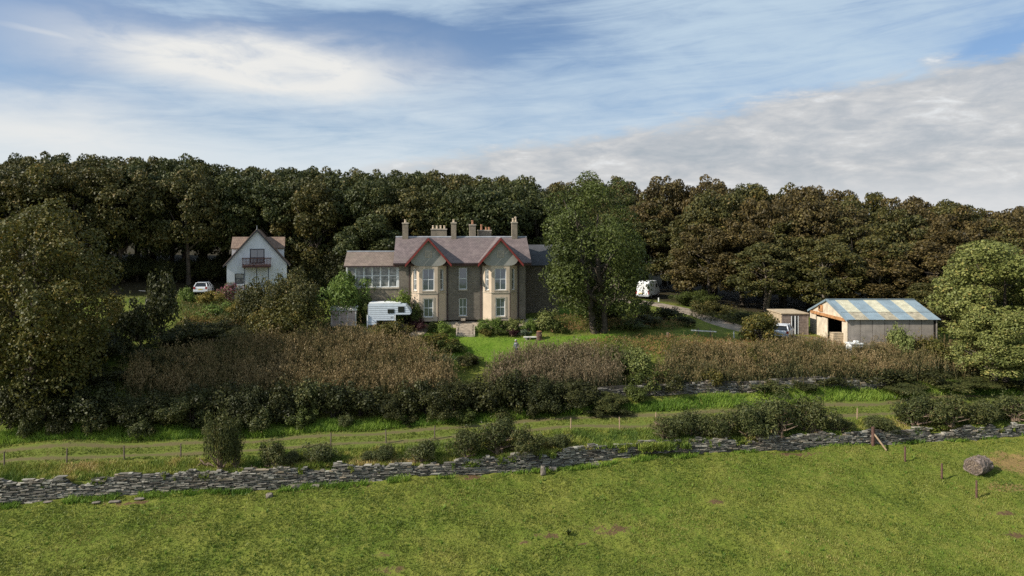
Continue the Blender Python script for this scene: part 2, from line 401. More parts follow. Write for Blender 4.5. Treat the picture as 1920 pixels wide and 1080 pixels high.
# ------------------------------------------------------------------ helpers
def tag(o, label=None, cat=None, group=None, kind=None):
    if label: o['label'] = label
    if cat: o['category'] = cat
    if group: o['group'] = group
    if kind: o['kind'] = kind
    return o
def link(name, data, parent=None):
    o = bpy.data.objects.new(name, data); col.objects.link(o)
    if parent is not None: o.parent = parent
    return o
def thing(name, label, cat, loc=(0, 0, 0), rz=0.0, group=None):
    o = link(name, None); o.empty_display_size = .3
    o.location = loc; o.rotation_euler = (0, 0, rz)
    return tag(o, label, cat, group)
def setmat(o, mat):
    """material on the object, so that copies of one mesh can differ"""
    o.material_slots[0].link = 'OBJECT'; o.material_slots[0].material = MATS[mat]
class MB:
    def __init__(s): s.v = []; s.f = []
    def add(s, vs, fs):
        k = len(s.v); s.v += [tuple(p) for p in vs]; s.f += [tuple(i + k for i in f) for f in fs]; return s
    def box(s, x0, x1, y0, y1, z0, z1):
        return s.add([(x0, y0, z0), (x1, y0, z0), (x1, y1, z0), (x0, y1, z0), (x0, y0, z1), (x1, y0, z1), (x1, y1, z1), (x0, y1, z1)],
                     [(3, 2, 1, 0), (4, 5, 6, 7), (0, 1, 5, 4), (1, 2, 6, 5), (2, 3, 7, 6), (3, 0, 4, 7)])
    def prism(s, poly, a0, a1, axis='y'):
        """poly: list of (u, w) counter-clockwise seen from -axis; extruded from a0 to a1"""
        n = len(poly)
        P = {'y': lambda u, w, a: (u, a, w), 'x': lambda u, w, a: (a, u, w), 'z': lambda u, w, a: (u, w, a)}[axis]
        vs = [P(u, w, a0) for u, w in poly] + [P(u, w, a1) for u, w in poly]
        fs = [tuple(range(n)), tuple(range(2 * n - 1, n - 1, -1))] + [(i, i + n, (i + 1) % n + n, (i + 1) % n) for i in range(n)]
        return s.add(vs, fs)
    def tube(s, pts, rad, n=8, cap=True):
        k = len(s.v); pts = [Vector(p) for p in pts]
        for i, p in enumerate(pts):
            d = (pts[min(i + 1, len(pts) - 1)] - pts[max(i - 1, 0)]).normalized()
            a = d.cross(Vector((0.3, .9, .1))).normalized(); b_ = d.cross(a)
            for j in range(n):
                q = p + (a * math.cos(2 * math.pi * j / n) + b_ * math.sin(2 * math.pi * j / n)) * rad[i]
                s.v.append(tuple(q))
        for i in range(len(pts) - 1):
            for j in range(n):
                s.f.append((k + i * n + j, k + i * n + (j + 1) % n, k + (i + 1) * n + (j + 1) % n, k + (i + 1) * n + j))
        if cap:
            s.f.append(tuple(k + j for j in range(n))[::-1]); e = k + (len(pts) - 1) * n
            s.f.append(tuple(e + j for j in range(n)))
        return s
    def slab(s, q, th):
        """a four-cornered slab: top corners q, thickness th along its normal"""
        q = [Vector(p) for p in q]; nrm = (q[1] - q[0]).cross(q[3] - q[0]).normalized()
        lo = [p - nrm * th for p in q]
        return s.add(lo + q, [(3, 2, 1, 0), (4, 5, 6, 7), (0, 1, 5, 4), (1, 2, 6, 5), (2, 3, 7, 6), (3, 0, 4, 7)])
    def xf(s, M):
        s.v = [tuple(M @ Vector(p)) for p in s.v]; return s
    def build(s, name, mat, parent=None, smooth=False, bevel=0.0):
        me = bpy.data.meshes.new(name); me.from_pydata(s.v, [], s.f)
        bm = bmesh.new(); bm.from_mesh(me)
        bmesh.ops.recalc_face_normals(bm, faces=bm.faces)
        if bevel: bmesh.ops.bevel(bm, geom=list(bm.edges), offset=bevel, segments=1, affect='EDGES')
        bm.to_mesh(me); bm.free()
        me.materials.append(MATS[mat])
        if smooth:
            for p in me.polygons: p.use_smooth = True
        return link(name, me, parent)
def B(name, mat, parent, *b, bevel=0.0):
    return MB().box(*b).build(name, mat, parent, bevel=bevel)

def quads_mesh(name, V, n_per, mat, tint=None):
    """V: (faces*n_per, 3) array, each run of n_per vertices is one face"""
    V = np.ascontiguousarray(V, dtype=np.float32); nf = len(V) // n_per
    me = bpy.data.meshes.new(name)
    me.vertices.add(len(V)); me.vertices.foreach_set('co', V.ravel())
    me.loops.add(len(V)); me.loops.foreach_set('vertex_index', np.arange(len(V), dtype=np.int32))
    me.polygons.add(nf); me.polygons.foreach_set('loop_start', np.arange(0, len(V), n_per, dtype=np.int32))
    me.polygons.foreach_set('loop_total', np.full(nf, n_per, dtype=np.int32))
    me.update(calc_edges=True)
    if tint is not None:
        a = me.attributes.new('tint', 'FLOAT', 'FACE'); a.data.foreach_set('value', np.clip(tint, 0, 1).astype(np.float32))
    me.materials.append(MATS[mat])
    return me
def unit(a): return a / (np.linalg.norm(a, axis=-1, keepdims=True) + 1e-9)
def leaf_quads(P, Nrm, size, rng, aspect=.62):
    """diamond leaf clumps centred on P, facing Nrm"""
    n = len(P)
    h = unit(np.cross(Nrm, unit(rng.normal(size=(n, 3))))); w = np.cross(Nrm, h)
    s = size[:, None]
    fold = Nrm * s * rng.uniform(-.25, .35, (n, 1))
    V = np.stack([P + h * s, P + w * s * aspect + fold, P - h * s, P - w * s * aspect + fold], 1)
    return V.reshape(-1, 3)

# ------------------------------------------------------------------ terrain
def P3(x, y, D): return ((x - 960) / F * D, D, CZ - (y - HZ) / F * D)
WX = [-400, -36.5, -18.5, -7.3, .8, 6.2, 13.2, 21.5, 28.5, 30.2, 40, 44.7, 400]
WY = [30.0, 49.4, 51.2, 52.9, 53.85, 55.5, 56.9, 57.6, 58.3, 58.5, 59.6, 60.3, 90.0]
def wallY(X): return np.interp(X, WX, WY)
def field_z(X, Y):
    X = np.asarray(X, float); Y = np.asarray(Y, float)
    z = 1.07 + .14 * (Y - 50)
    z = np.where(Y < 20, 1.07 - 4.2 + .03 * (Y - 20), z)
    return z + .07 * np.sin(X * .31 + Y * .2) + .05 * np.sin(X * .83 - Y * .6 + 1) + .05 * np.sin(Y * 1.1 + X * .15)
ctl = []
top_px = [(-300, 918), (0, 904), (100, 900), (300, 889), (480, 884), (600, 873), (780, 874), (880, 864), (1000, 850), (1105, 838),
          (1261, 828), (1400, 823), (1600, 812), (1720, 806), (1850, 802), (1920, 798), (2200, 790)]
def wall_D(px):
    d = 55.0
    for _ in range(25): d = float(wallY((px - 960) / F * d))
    return d
TOPX, TOPZ = [], []
for px, py in top_px:
    d = wall_D(px) + .1
    X, Y, Z = P3(px, py, d); TOPX.append(X); TOPZ.append(Z)
    ctl.append(P3(px, py + 2, d + .6))
def wall_top(X): return np.interp(X, TOPX, TOPZ)
ctl += [P3(*p) for p in [
    (8, 880, 52), (233, 863, 53.3), (339, 859, 54), (620, 838, 55.2), (815, 826, 56.8), (1070, 810, 58), (1162, 807, 59.2), (1607, 789, 61.5), (1900, 772, 63.5),
    (0, 858, 54), (250, 847, 55), (480, 835, 56), (700, 822, 57.3), (960, 802, 59.5), (1200, 792, 61), (1600, 772, 63), (1900, 755, 65.2),
    (0, 835, 56.5), (250, 826, 57.5), (480, 812, 58.8), (700, 795, 60.5), (960, 782, 61.8), (1160, 770, 62.8), (1400, 750, 65), (1640, 744, 66), (1900, 735, 67),
    (1250, 726, 66.4), (1400, 718, 67.0), (1640, 712, 67.8), (1850, 712, 68.5),
    (0, 745, 60), (250, 718, 62), (450, 695, 65), (700, 684, 68.5), (900, 668, 71), (1000, 674, 71), (1160, 672, 70), (1300, 656, 70), (1500, 649, 71), (1700, 650, 71.5), (1900, 662, 71),
    (760, 640, 74.6), (850, 636, 75), (900, 634, 75.2), (1000, 635, 75.5), (1100, 634, 75.5), (1180, 628, 76),
    (640, 613, 73.0), (730, 609, 73.0), (790, 604, 76.6), (870, 603, 77), (1000, 602, 77.3), (560, 640, 72),
    (1120, 617, 76), (1070, 582, 82), (1180, 572, 97), (1240, 566, 100), (1300, 590, 90), (1350, 608, 84), (1395, 622, 79.5), (1300, 632, 76), (1225, 560, 104),
    (1500, 637, 76), (1500, 630, 79), (1600, 622, 81), (1720, 622, 81),
    (480, 564, 90), (480, 560, 97), (385, 549, 95), (300, 560, 90), (200, 560, 88), (380, 602, 78), (300, 640, 70), (130, 700, 62), (20, 690, 66), (50, 600, 76),
    (560, 600, 80), (420, 560, 88), (130, 540, 92)]]
ctl += [(-10, 82, 10.5), (0, 82, 10.5), (4, 82, 10.6), (-14, 80, 10.5), (-5, 90, 10.6), (3, 90, 10.7), (-10, 90, 10.7), (-55, 100, 14.5), (-75, 95, 14.5), (-75, 130, 17), (-30, 110, 13.5), (0, 110, 12), (25, 112, 11), (40, 95, 9.5),
        (50, 110, 9.5), (70, 90, 8.5), (70, 130, 10), (0, 140, 13), (-30, 150, 15), (40, 150, 11), (-150, 100, 14), (150, 120, 8), (-150, 200, 16), (0, 220, 14), (150, 220, 10), (0, 330, 14),
        (-110, 60, 5), (-110, 45, 2), (110, 70, 5.5), (110, 90, 8)]
CT = np.array(ctl)
def _phi(r2): return np.where(r2 > 1e-9, .5 * r2 * np.log(r2 + 1e-12), 0)
def _solve():
    n = len(CT); xy = CT[:, :2] / 20.0
    K = _phi(((xy[:, None] - xy[None]) ** 2).sum(-1)) + np.eye(n) * .07
    Pm = np.c_[np.ones(n), xy]
    M = np.block([[K, Pm], [Pm.T, np.zeros((3, 3))]])
    s = np.linalg.solve(M, np.r_[CT[:, 2], np.zeros(3)])
    return s[:n], s[n:]
RW, RA = _solve()
def upper_z(X, Y):
    X = np.asarray(X, float); Y = np.asarray(Y, float); shp = np.broadcast(X, Y).shape
    q = np.stack(np.broadcast_arrays(X, Y), -1).reshape(-1, 2)
    qc = np.c_[np.clip(q[:, 0], -150, 150), np.clip(q[:, 1], 20, 330)] / 20.0
    out = np.empty(len(qc))
    for i in range(0, len(qc), 8000):
        p = qc[i:i + 8000]
        out[i:i + 8000] = _phi(((p[:, None] - CT[None, :, :2] / 20.0) ** 2).sum(-1)) @ RW + RA[0] + p @ RA[1:]
    return out.reshape(shp)
def ground(X, Y):
    v = np.asarray(Y, float) - wallY(X)
    return np.where(v < .3, field_z(X, Y), upper_z(X, Y))
def G1(X, Y): return float(ground(np.array([X]), np.array([Y]))[0])
def hit(px, py, d0=38.0, d1=140.0):
    """where the ray through a photo pixel meets the terrain"""
    D = np.linspace(d0, d1, 2500)
    X = (px - 960) / F * D; Z = CZ - (py - HZ) / F * D
    below = np.nonzero(ground(X, D) >= Z)[0]
    i = below[0] if len(below) else len(D) - 1
    return Vector((X[i], D[i], float(ground(X[i:i+1], D[i:i+1])[0])))

def grid_mesh(name, XX, YY, ZZ, mat, attrs={}):
    r, c_ = XX.shape
    V = np.stack([XX, YY, ZZ], -1).reshape(-1, 3).astype(np.float32)
    idx = np.arange(r * c_).reshape(r, c_)
    Q = np.stack([idx[:-1, :-1], idx[:-1, 1:], idx[1:, 1:], idx[1:, :-1]], -1).reshape(-1)
    nf = len(Q) // 4
    me = bpy.data.meshes.new(name)
    me.vertices.add(len(V)); me.vertices.foreach_set('co', V.ravel())
    me.loops.add(len(Q)); me.loops.foreach_set('vertex_index', Q.astype(np.int32))
    me.polygons.add(nf); me.polygons.foreach_set('loop_start', np.arange(0, len(Q), 4, dtype=np.int32))
    me.polygons.foreach_set('loop_total', np.full(nf, 4, dtype=np.int32))
    me.polygons.foreach_set('use_smooth', np.ones(nf, dtype=bool))
    me.update(calc_edges=True)
    for k, a in attrs.items():
        at = me.attributes.new(k, 'FLOAT', 'POINT'); at.data.foreach_set('value', a.ravel().astype(np.float32))
    me.materials.append(MATS[mat])
    return link(name, me)
def vnoise(X, Y, s, seed=0):
    r = np.random.default_rng(seed).random((256, 256)); x = np.asarray(X) / s + 1000.3; y = np.asarray(Y) / s + 1000.7
    xi = np.floor(x).astype(int); yi = np.floor(y).astype(int); fx = x - xi; fy = y - yi; fx = fx * fx * (3 - 2 * fx); fy = fy * fy * (3 - 2 * fy)
    g = lambda a, b_: r[a % 256, b_ % 256]
    return (g(xi, yi) * (1 - fx) + g(xi + 1, yi) * fx) * (1 - fy) + (g(xi, yi + 1) * (1 - fx) + g(xi + 1, yi + 1) * fx) * fy - .5
def tuss(X, Y):
    return .16 * vnoise(X, Y, 1.1, 1) + .13 * vnoise(X, Y, .45, 2) + .07 * vnoise(X, Y, .22, 3)
Xs = np.r_[-1500, -900, -500, np.arange(-300, -70, 15), np.arange(-70, 70, .6), np.arange(70, 300, 15), 300, 500, 900, 1500]
Xf = np.r_[-1500, -900, -500, np.arange(-300, -46, 15), np.arange(-46, 52, .17), np.arange(52, 300, 15), 300, 500, 900, 1500]
vf = np.r_[-400, -200, -100, -70, np.arange(-50, -22, 3), np.arange(-22, 0, .18), 0.0, .25]
XX, VV = np.meshgrid(Xf, vf); YY = VV + wallY(XX)
soil = np.zeros_like(XX); dry = np.zeros_like(XX)
SOIL = [(1025, 1004, 1.1, .5), (1150, 994, 1.7, .8), (720, 1040, .8, .4), (735, 1068, .9, .45), (985, 1020, .5, .25), (1342, 942, .7, .4), (1095, 1020, .5, .25),
        (880, 893, 1.6, .5), (960, 886, 1.8, .5), (560, 918, 1.4, .4), (1500, 852, 2.5, .4), (250, 943, 2.0, .35), (660, 912, 1.6, .4), (1905, 1002, .8, .4), (1880, 965, .9, .35)]
for px, py, ra, rb in SOIL:
    p = hit(px, py)
    soil = np.maximum(soil, np.exp(-((XX - p.x) / ra) ** 2 - ((YY - p.y) / rb) ** 2) * (.85 + 1.1 * vnoise(XX, YY, .55, 31) + .9 * vnoise(XX, YY, .25, 32)))
for px, py, ra, rb in [(1910, 870, 3.5, 2.5), (1890, 915, 2.0, 1.0)]:
    p = hit(px, py)
    dry = np.maximum(dry, np.exp(-((XX - p.x) / ra) ** 2 - ((YY - p.y) / rb) ** 2))
field = tag(grid_mesh('field', XX, YY, field_z(XX, YY) + tuss(XX, YY) * (VV > -24), 'field_ground', {'soil': soil, 'dry': dry}), kind='structure')
vu = np.r_[.3, .45, np.arange(.6, 36, .45), np.arange(36, 90, 2.0), np.arange(95, 200, 12), 260, 400, 700, 1200]
XX, VV = np.meshgrid(Xs, vu); YY = VV + wallY(XX)
ZU = upper_z(XX, YY)
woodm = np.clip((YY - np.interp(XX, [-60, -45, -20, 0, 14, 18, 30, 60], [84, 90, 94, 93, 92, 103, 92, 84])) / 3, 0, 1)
ZU[0] -= 1.6
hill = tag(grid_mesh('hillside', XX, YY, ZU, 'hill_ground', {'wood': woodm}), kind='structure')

def ribbon(name, pts, half, mat, lift=.05, cross=9, step=.6, rut=False):
    """a strip laid on the hillside along pts [(X, Y)]"""
    P = np.array(pts, float); d = np.r_[0, np.cumsum(np.linalg.norm(np.diff(P, axis=0), axis=1))]
    s = np.arange(0, d[-1], step); cx = np.interp(s, d, P[:, 0]); cy = np.interp(s, d, P[:, 1])
    k = 5
    ker = np.ones(2 * k + 1) / (2 * k + 1)
    cx = np.convolve(np.pad(cx, k, mode='reflect', reflect_type='odd'), ker, 'valid'); cy = np.convolve(np.pad(cy, k, mode='reflect', reflect_type='odd'), ker, 'valid')
    tx, ty = np.gradient(cx), np.gradient(cy); l = np.hypot(tx, ty); tx /= l; ty /= l
    o = np.linspace(-half, half, cross)
    wob = 1 + .12 * np.sin(s * .7)[:, None]
    XX = cx[:, None] - ty[:, None] * o * wob; YY = cy[:, None] + tx[:, None] * o * wob
    ZZ = upper_z(XX, YY) + lift - (np.abs(o)[None] > half * .98) * (lift + .06)
    at = {'rut': np.broadcast_to(np.clip(1 - np.abs(np.abs(o) - .8) / .45, 0, 1)[None], XX.shape).copy()}
    if rut: ZZ -= at['rut'] * .05
    return tag(grid_mesh(name, XX, YY, ZZ, mat, at), kind='structure')
TRACK = [P3(*p)[:2] for p in [(-150, 868, 53.2), (0, 858, 54), (250, 847, 55), (480, 835, 56), (700, 822, 57.3), (960, 802, 59.5), (1200, 792, 61), (1600, 772, 63), (1900, 755, 65.2), (2050, 748, 66)]]
ribbon('track', TRACK, 1.5, 'track_ground', lift=.06, cross=17, rut=True)
DRIVE = [(15.5, 101), (19.5, 99), (22, 96), (24.3, 90), (25.8, 84), (27.0, 79.5), (30.5, 76.6), (36, 75)]
ribbon('driveway', DRIVE, 1.9, 'drive_ground', lift=.07)
def patch(name, x0, x1, y0f, y1f, mat, lift, nx=60, ny=14):
    xs = np.linspace(x0, x1, nx); XX = np.repeat(xs[None], ny, 0)
    tt = np.linspace(0, 1, ny)[:, None]; YY = y0f(xs)[None] * (1 - tt) + y1f(xs)[None] * tt
    ZZ = upper_z(XX, YY) + lift; ZZ[0] -= .12; ZZ[-1] -= .12; ZZ[:, 0] -= .12; ZZ[:, -1] -= .12
    return tag(grid_mesh(name, XX, YY, ZZ, mat), kind='structure')
patch('lawn', -10.5, 13, lambda x: np.interp(x, [-11, 2, 6, 13], [70.2, 70.2, 72.6, 74.8]), lambda x: np.interp(x, [-11, 8, 13], [75.0, 75.4, 75.9]), 'lawn_ground', .05)
patch('terrace', -14.5, 3.5, lambda x: np.interp(x, [-15, -9.6, -9, 4], [73.2, 73.6, 76.4, 77.0]), lambda x: np.interp(x, [-15, 4], [79.5, 79.5]), 'paving', .06)
patch('knoll_grass', 5.5, 10.5, lambda x: x * 0 + 80.2, lambda x: x * 0 + 85.5, 'lawn_ground', .05, 20, 12)

# ------------------------------------------------------------------ stones
rngs = np.random.default_rng(11)
def stone_mesh(seed, sx, sy, sz):
    r = np.random.default_rng(seed)
    m_ = MB().box(-.5, .5, -.5, .5, -.5, .5)
    me = bpy.data.meshes.new('stone')
    V = (np.array(m_.v) + r.uniform(-.09, .09, (8, 3))) * np.array([sx, sy, sz])
    me.from_pydata(V.tolist(), [], m_.f)
    a = me.attributes.new('tint', 'FLOAT', 'FACE'); a.data.foreach_set('value', np.full(6, r.random(), np.float32))
    me.materials.append(MATS['dry_stone'])
    return me
BOXF = MB().box(-.5, .5, -.5, .5, -.5, .5)
BV = np.array(BOXF.v); BF = np.array(BOXF.f)
def stones_joined(name, items, parent):
    """items: (centre, size, angle); many small stones as one part"""
    allV, tints = [], []
    for (c0, sz, ang) in items:
        V = (BV + rngs.uniform(-.10, .10, (8, 3))) * np.array(sz)
        ca, sa = math.cos(ang), math.sin(ang)
        V = np.c_[V[:, 0] * ca - V[:, 1] * sa, V[:, 0] * sa + V[:, 1] * ca, V[:, 2]] + np.array(c0)
        allV.append(V[BF].reshape(-1, 3)); tints += [rngs.random()] * 6
    me = quads_mesh(name, np.concatenate(allV), 4, 'dry_stone', np.array(tints))
    o = link(name, me, parent); o['kind'] = 'stuff'
    return o
def stone_run(path_fn, s0, s1, zb_fn, zt_fn, course, length, depth_off, ragged):
    """courses of stones: path_fn(s)->(x, y, angle)"""
    out = []
    s_all = np.arange(s0, s1, .1)
    zmin = min(zb_fn(s) for s in s_all); zmax = max(zt_fn(s) for s in s_all)
    z = zmin - .1
    while z < zmax + .1:
        h = course * rngs.uniform(.6, 1.7); s = s0 + rngs.uniform(0, .3)
        while s < s1:
            L = length * rngs.choice([rngs.uniform(.35, .8), rngs.uniform(.7, 1.2), rngs.uniform(1.2, 2.1)])
            sc = s + L / 2
            zb, zt = zb_fn(sc), zt_fn(sc) + ragged(sc)
            zz_ = z + .035 * math.sin(sc * .9) + rngs.uniform(-.012, .012)
            if zb - .12 < zz_ < zt:
                x, y, a = path_fn(sc)
                dpt = rngs.uniform(.22, .34); off = depth_off + dpt / 2 - rngs.uniform(-.05, .12)
                hh = h * rngs.uniform(.55, .95)
                out.append(((x - math.sin(a) * off, y + math.cos(a) * off, zz_ + h / 2), (L * .97, dpt, hh), a + rngs.uniform(-.04, .04)))
            s += L
        z += h
    return out
def field_path(s):
    y = float(wallY(s)); a = math.atan2(float(wallY(s + .5) - wallY(s - .5)), 1.0)
    return s, y, a
wall_root = thing('dry_stone_wall', 'long low dry stone wall of flat grey slabs between the field and the track', 'stone wall', (0, 0, 0))
rag = lambda s: .10 * math.sin(s * 1.3) + .10 * math.sin(s * 2.9 + 1) + .06 * math.sin(s * 6.1) - (.45 if math.sin(s * .37 + .6) > .93 else 0)
wt_ = lambda s: float(wall_top(s)) + .06
wb_ = lambda s: float(field_z(s, float(wallY(s))))
st = stone_run(field_path, -41, 49, wb_, wt_, .072, .36, 0.0, rag)
st.sort(key=lambda q: -(q[1][0] * q[1][2]) / q[0][1] ** 2)
svar = [stone_mesh(100 + i, 1, 1, 1) for i in range(14)]
for i, (c0, sz, ang) in enumerate(st[:300]):
    o = link('stone', svar[i % 14], wall_root); o.location = c0; o.scale = sz; o.rotation_euler = (0, 0, ang)
stones_joined('small_stones', st[300:], wall_root)
core = MB()
ss = np.arange(-41, 49, .5)
for a_, b_ in zip(ss[:-1], ss[1:]):
    za, zb = wt_(a_) + rag(a_) - .1, wt_(b_) + rag(b_) - .1
    ya, yb = float(wallY(a_)) + .12, float(wallY(b_)) + .12
    core.add([(a_, ya, wb_(a_) - .3), (b_, yb, wb_(b_) - .3), (b_, yb, zb), (a_, ya, za), (b_, yb + .45, zb - .02), (a_, ya + .45, za - .02)], [(0, 1, 2, 3), (3, 2, 4, 5)])
core.build('rubble_core', 'wall_core', wall_root)

# upper retaining wall of the garden, behind the track
RX = [5.5, 10, 22, 34.5, 46]; RY = [63.9, 64.6, 65.5, 66.3, 67.4]
rw = thing('retaining_wall', 'grey coursed stone retaining wall under the brown thicket behind the track', 'stone wall')
def rpath(s):
    y = float(np.interp(s, RX, RY)); return s, y, math.atan2(float(np.interp(s + .5, RX, RY) - np.interp(s - .5, RX, RY)), 1.0)
rb_ = lambda s: G1(s, rpath(s)[1] - .2)
st = stone_run(rpath, 8, 36, rb_, lambda s: rb_(s) + .95, .09, .34, 0.0, lambda s: .15 * math.sin(s * 1.1) + .08 * math.sin(s * 3.1))
stones_joined('wall_stones', st, rw)
core = MB()
ss = np.arange(8, 36.5, 1.0)
for a_, b_ in zip(ss[:-1], ss[1:]):
    ya, yb = rpath(a_)[1] + .13, rpath(b_)[1] + .13
    core.add([(a_, ya, rb_(a_) - .3), (b_, yb, rb_(b_) - .3), (b_, yb, rb_(b_) + 1.1), (a_, ya, rb_(a_) + 1.1), (b_, yb + .35, rb_(b_) + 1.1), (a_, ya + .35, rb_(a_) + 1.1)], [(0, 1, 2, 3), (3, 2, 4, 5)])
core.build('earth_backing', 'wall_core', rw)

def boulder(px, py, sx, sy, sz, label, seed, rz=0.0):
    p = hit(px, py)
    r = random.Random(seed)
    bm = bmesh.new(); bmesh.ops.create_icosphere(bm, subdivisions=2, radius=.5)
    for v in bm.verts:
        k = 1 + r.uniform(-.16, .16)
        v.co = Vector((max(-.42, min(.42, v.co.x * 1.15)) * sx * k, v.co.y * sy * k, max(-.36, min(.36, v.co.z)) * sz * k * 1.3))
    me = bpy.data.meshes.new('loose_stone'); bm.to_mesh(me); bm.free(); me.materials.append(MATS['boulder'])
    o = link('loose_stone', me); o.location = (p.x, p.y, p.z + sz * .32); o.rotation_euler = (0, 0, rz)
    return tag(o, label, 'stone', 'loose stones at the foot of the field wall')
boulder(1018, 889, .45, .35, .75, 'upright pointed brown stone standing at the foot of the wall', 1)
boulder(1036, 882, .75, .5, .35, 'rounded brown stone lying just right of the upright pointed stone', 2)
boulder(1117, 873, .9, .5, .22, 'flat pale slab lying alone in the grass right of the upright stone', 3, .2)
boulder(505, 933, .5, .45, .4, 'squat pale stone on the grass below the gorse shadow', 4)
boulder(555, 915, .9, .5, .35, 'broad sandy block fallen beneath the wall left of centre', 5, .3)
boulder(592, 914, .7, .45, .28, 'flat sandy stone just right of the broad fallen block', 6)
boulder(90, 942, .7, .35, .12, 'thin flat slab fallen at the wall foot near the left edge', 7, .2)
boulder(180, 944, .6, .35, .14, 'leftmost of the orange tinted slabs strewn below the wall', 8, .3)
boulder(215, 942, .9, .4, .14, 'widest of the orange tinted slabs strewn below the wall', 9, .15)
boulder(262, 936, .8, .35, .13, 'rightmost long slab strewn below the dark gap in the wall', 10, .2)

# ------------------------------------------------------------------ building helpers
def frame_matrix(ox, oy, oz, ang):
    return Matrix.Translation((ox, oy, oz)) @ Matrix.Rotation(ang, 4, 'Z')
def wall_face(mb, M, W, H, ops, rev=.2, u0=0.0):
    """a wall in the u-w plane facing -n with openings [(u0, u1, w0, w1)] and their reveals"""
    us = sorted({u0, u0 + W, *[o[0] for o in ops], *[o[1] for o in ops]}); ws = sorted({0.0, H, *[o[2] for o in ops], *[o[3] for o in ops]})
    t_ = MB()
    for a, b_ in zip(us[:-1], us[1:]):
        for c0, d in zip(ws[:-1], ws[1:]):
            uc, wc = (a + b_) / 2, (c0 + d) / 2
            if any(o[0] < uc < o[1] and o[2] < wc < o[3] for o in ops): continue
            t_.add([(a, 0, c0), (b_, 0, c0), (b_, 0, d), (a, 0, d)], [(0, 1, 2, 3)])
    for a, b_, c0, d in ops:
        t_.add([(a, 0, c0), (b_, 0, c0), (b_, 0, d), (a, 0, d), (a, rev, c0), (b_, rev, c0), (b_, rev, d), (a, rev, d)],
               [(0, 4, 5, 1), (1, 5, 6, 2), (2, 6, 7, 3), (3, 7, 4, 0)])
    t_.xf(M); mb.add(t_.v, t_.f)
def window(parent, M, o, nx=2, nz=2, mat='white_paint', glass='glass', fw=.07, depth=.1, sill=True, surround=None, split=.5):
    a, b_, c0, d = o
    m_ = MB()
    m_.box(a, a + fw, depth, depth + .07, c0, d).box(b_ - fw, b_, depth, depth + .07, c0, d)
    m_.box(a + fw, b_ - fw, depth + .002, depth + .068, c0, c0 + fw * 1.2).box(a + fw, b_ - fw, depth + .002, depth + .068, d - fw, d)
    ui = [a + fw + (b_ - a - 2 * fw) * i / nx for i in range(nx + 1)]
    wi = [c0 + fw * 1.2, d - fw] if nz == 1 else [c0 + fw * 1.2, c0 + (d - c0) * split, d - fw]
    for u in ui[1:-1]: m_.box(u - .022, u + .022, depth + .012, depth + .06, c0 + fw, d - fw)
    for w in wi[1:-1]: m_.box(a + fw, b_ - fw, depth + .006, depth + .064, w - .035, w + .035)
    wn = m_.xf(M).build('window', mat, parent)
    for i in range(nx):
        for j in range(len(wi) - 1):
            MB().box(ui[i], ui[i + 1], depth + .035, depth + .05, wi[j], wi[j + 1]).xf(M).build('pane', glass, wn)
    if sill: MB().box(a - .08, b_ + .08, -.07, depth, c0 - .12, c0 - .003).xf(M).build('sill', 'stone_trim', wn)
    if surround:
        s = .16
        MB().box(a - s, a, -.03, .05, c0, d + s).box(b_, b_ + s, -.03, .05, c0, d + s).box(a, b_, -.028, .05, d, d + s).xf(M).build('surround', surround, wn)
    return wn
def chimney(parent, x, y, z0, z1, w, d, pots, mat='wing_stone', potmat='pot'):
    ch = MB().box(x - w / 2, x + w / 2, y - d / 2, y + d / 2, z0, z1 - .16).build('chimney', mat, parent)
    MB().box(x - w / 2 - .05, x + w / 2 + .05, y - d / 2 - .05, y + d / 2 + .05, z1 - .158, z1).build('cap', 'stone_trim', ch)
    for px, h in pots:
        MB().tube([(x + px, y, z1), (x + px, y, z1 + h * .75), (x + px, y, z1 + h * .76), (x + px, y, z1 + h)], [.15, .11, .15, .14], 8).build('chimney_pot', potmat, ch)
    return ch

# ------------------------------------------------------------------ the stone house
HB = 10.42
house = thing('stone_house', 'large grey stone house with two gabled cream bays and a slate roof', 'house', (-5.52, 78.0, HB), R(6))
WL, EH = 7.1, 6.62
mb = MB()
M0 = frame_matrix(0, 0, 0, 0)
ops = [(-.46, .46, 3.42, 5.86), (-.44, .44, .45, 2.42)]
wall_face(mb, M0, 2 * WL, EH, ops, u0=-WL)
mb.add([(-WL, 0, 0), (-WL, 8, 0), (-WL, 8, EH), (-WL, 4, 9.2), (-WL, 0, EH)], [(0, 4, 3, 2, 1)])
mb.add([(WL, 0, 0), (WL, 8, 0), (WL, 8, EH), (WL, 4, 9.2), (WL, 0, EH)], [(0, 1, 2, 3, 4)])
mb.add([(-WL, 8, 0), (WL, 8, 0), (WL, 8, EH), (-WL, 8, EH)], [(3, 2, 1, 0)])
mb.build('wall', 'house_stone', house)
window(house, M0, ops[0], 1, 2, surround='house_stone')
window(house, M0, ops[1], 2, 2)
EX = 7.72
rf = MB()
rf.slab([(-EX, -.45, 6.42), (EX, -.45, 6.42), (EX, 4, 9.28), (-EX, 4, 9.28)], .10)
rf.slab([(EX, 8.45, 6.42), (-EX, 8.45, 6.42), (-EX, 4, 9.28), (EX, 4, 9.28)], .10)
roof = rf.build('roof', 'slate', house)
MB().tube([(-EX, 4, 9.29), (EX, 4, 9.29)], [.11, .11], 6).build('ridge', 'lead', roof)
MB().box(-EX, EX, -.56, -.452, 6.27, 6.38).build('gutter', 'pipe', roof)
MB().box(-EX, EX, -.44, -.36, 6.1, 6.30).build('fascia', 'brown_paint', roof)
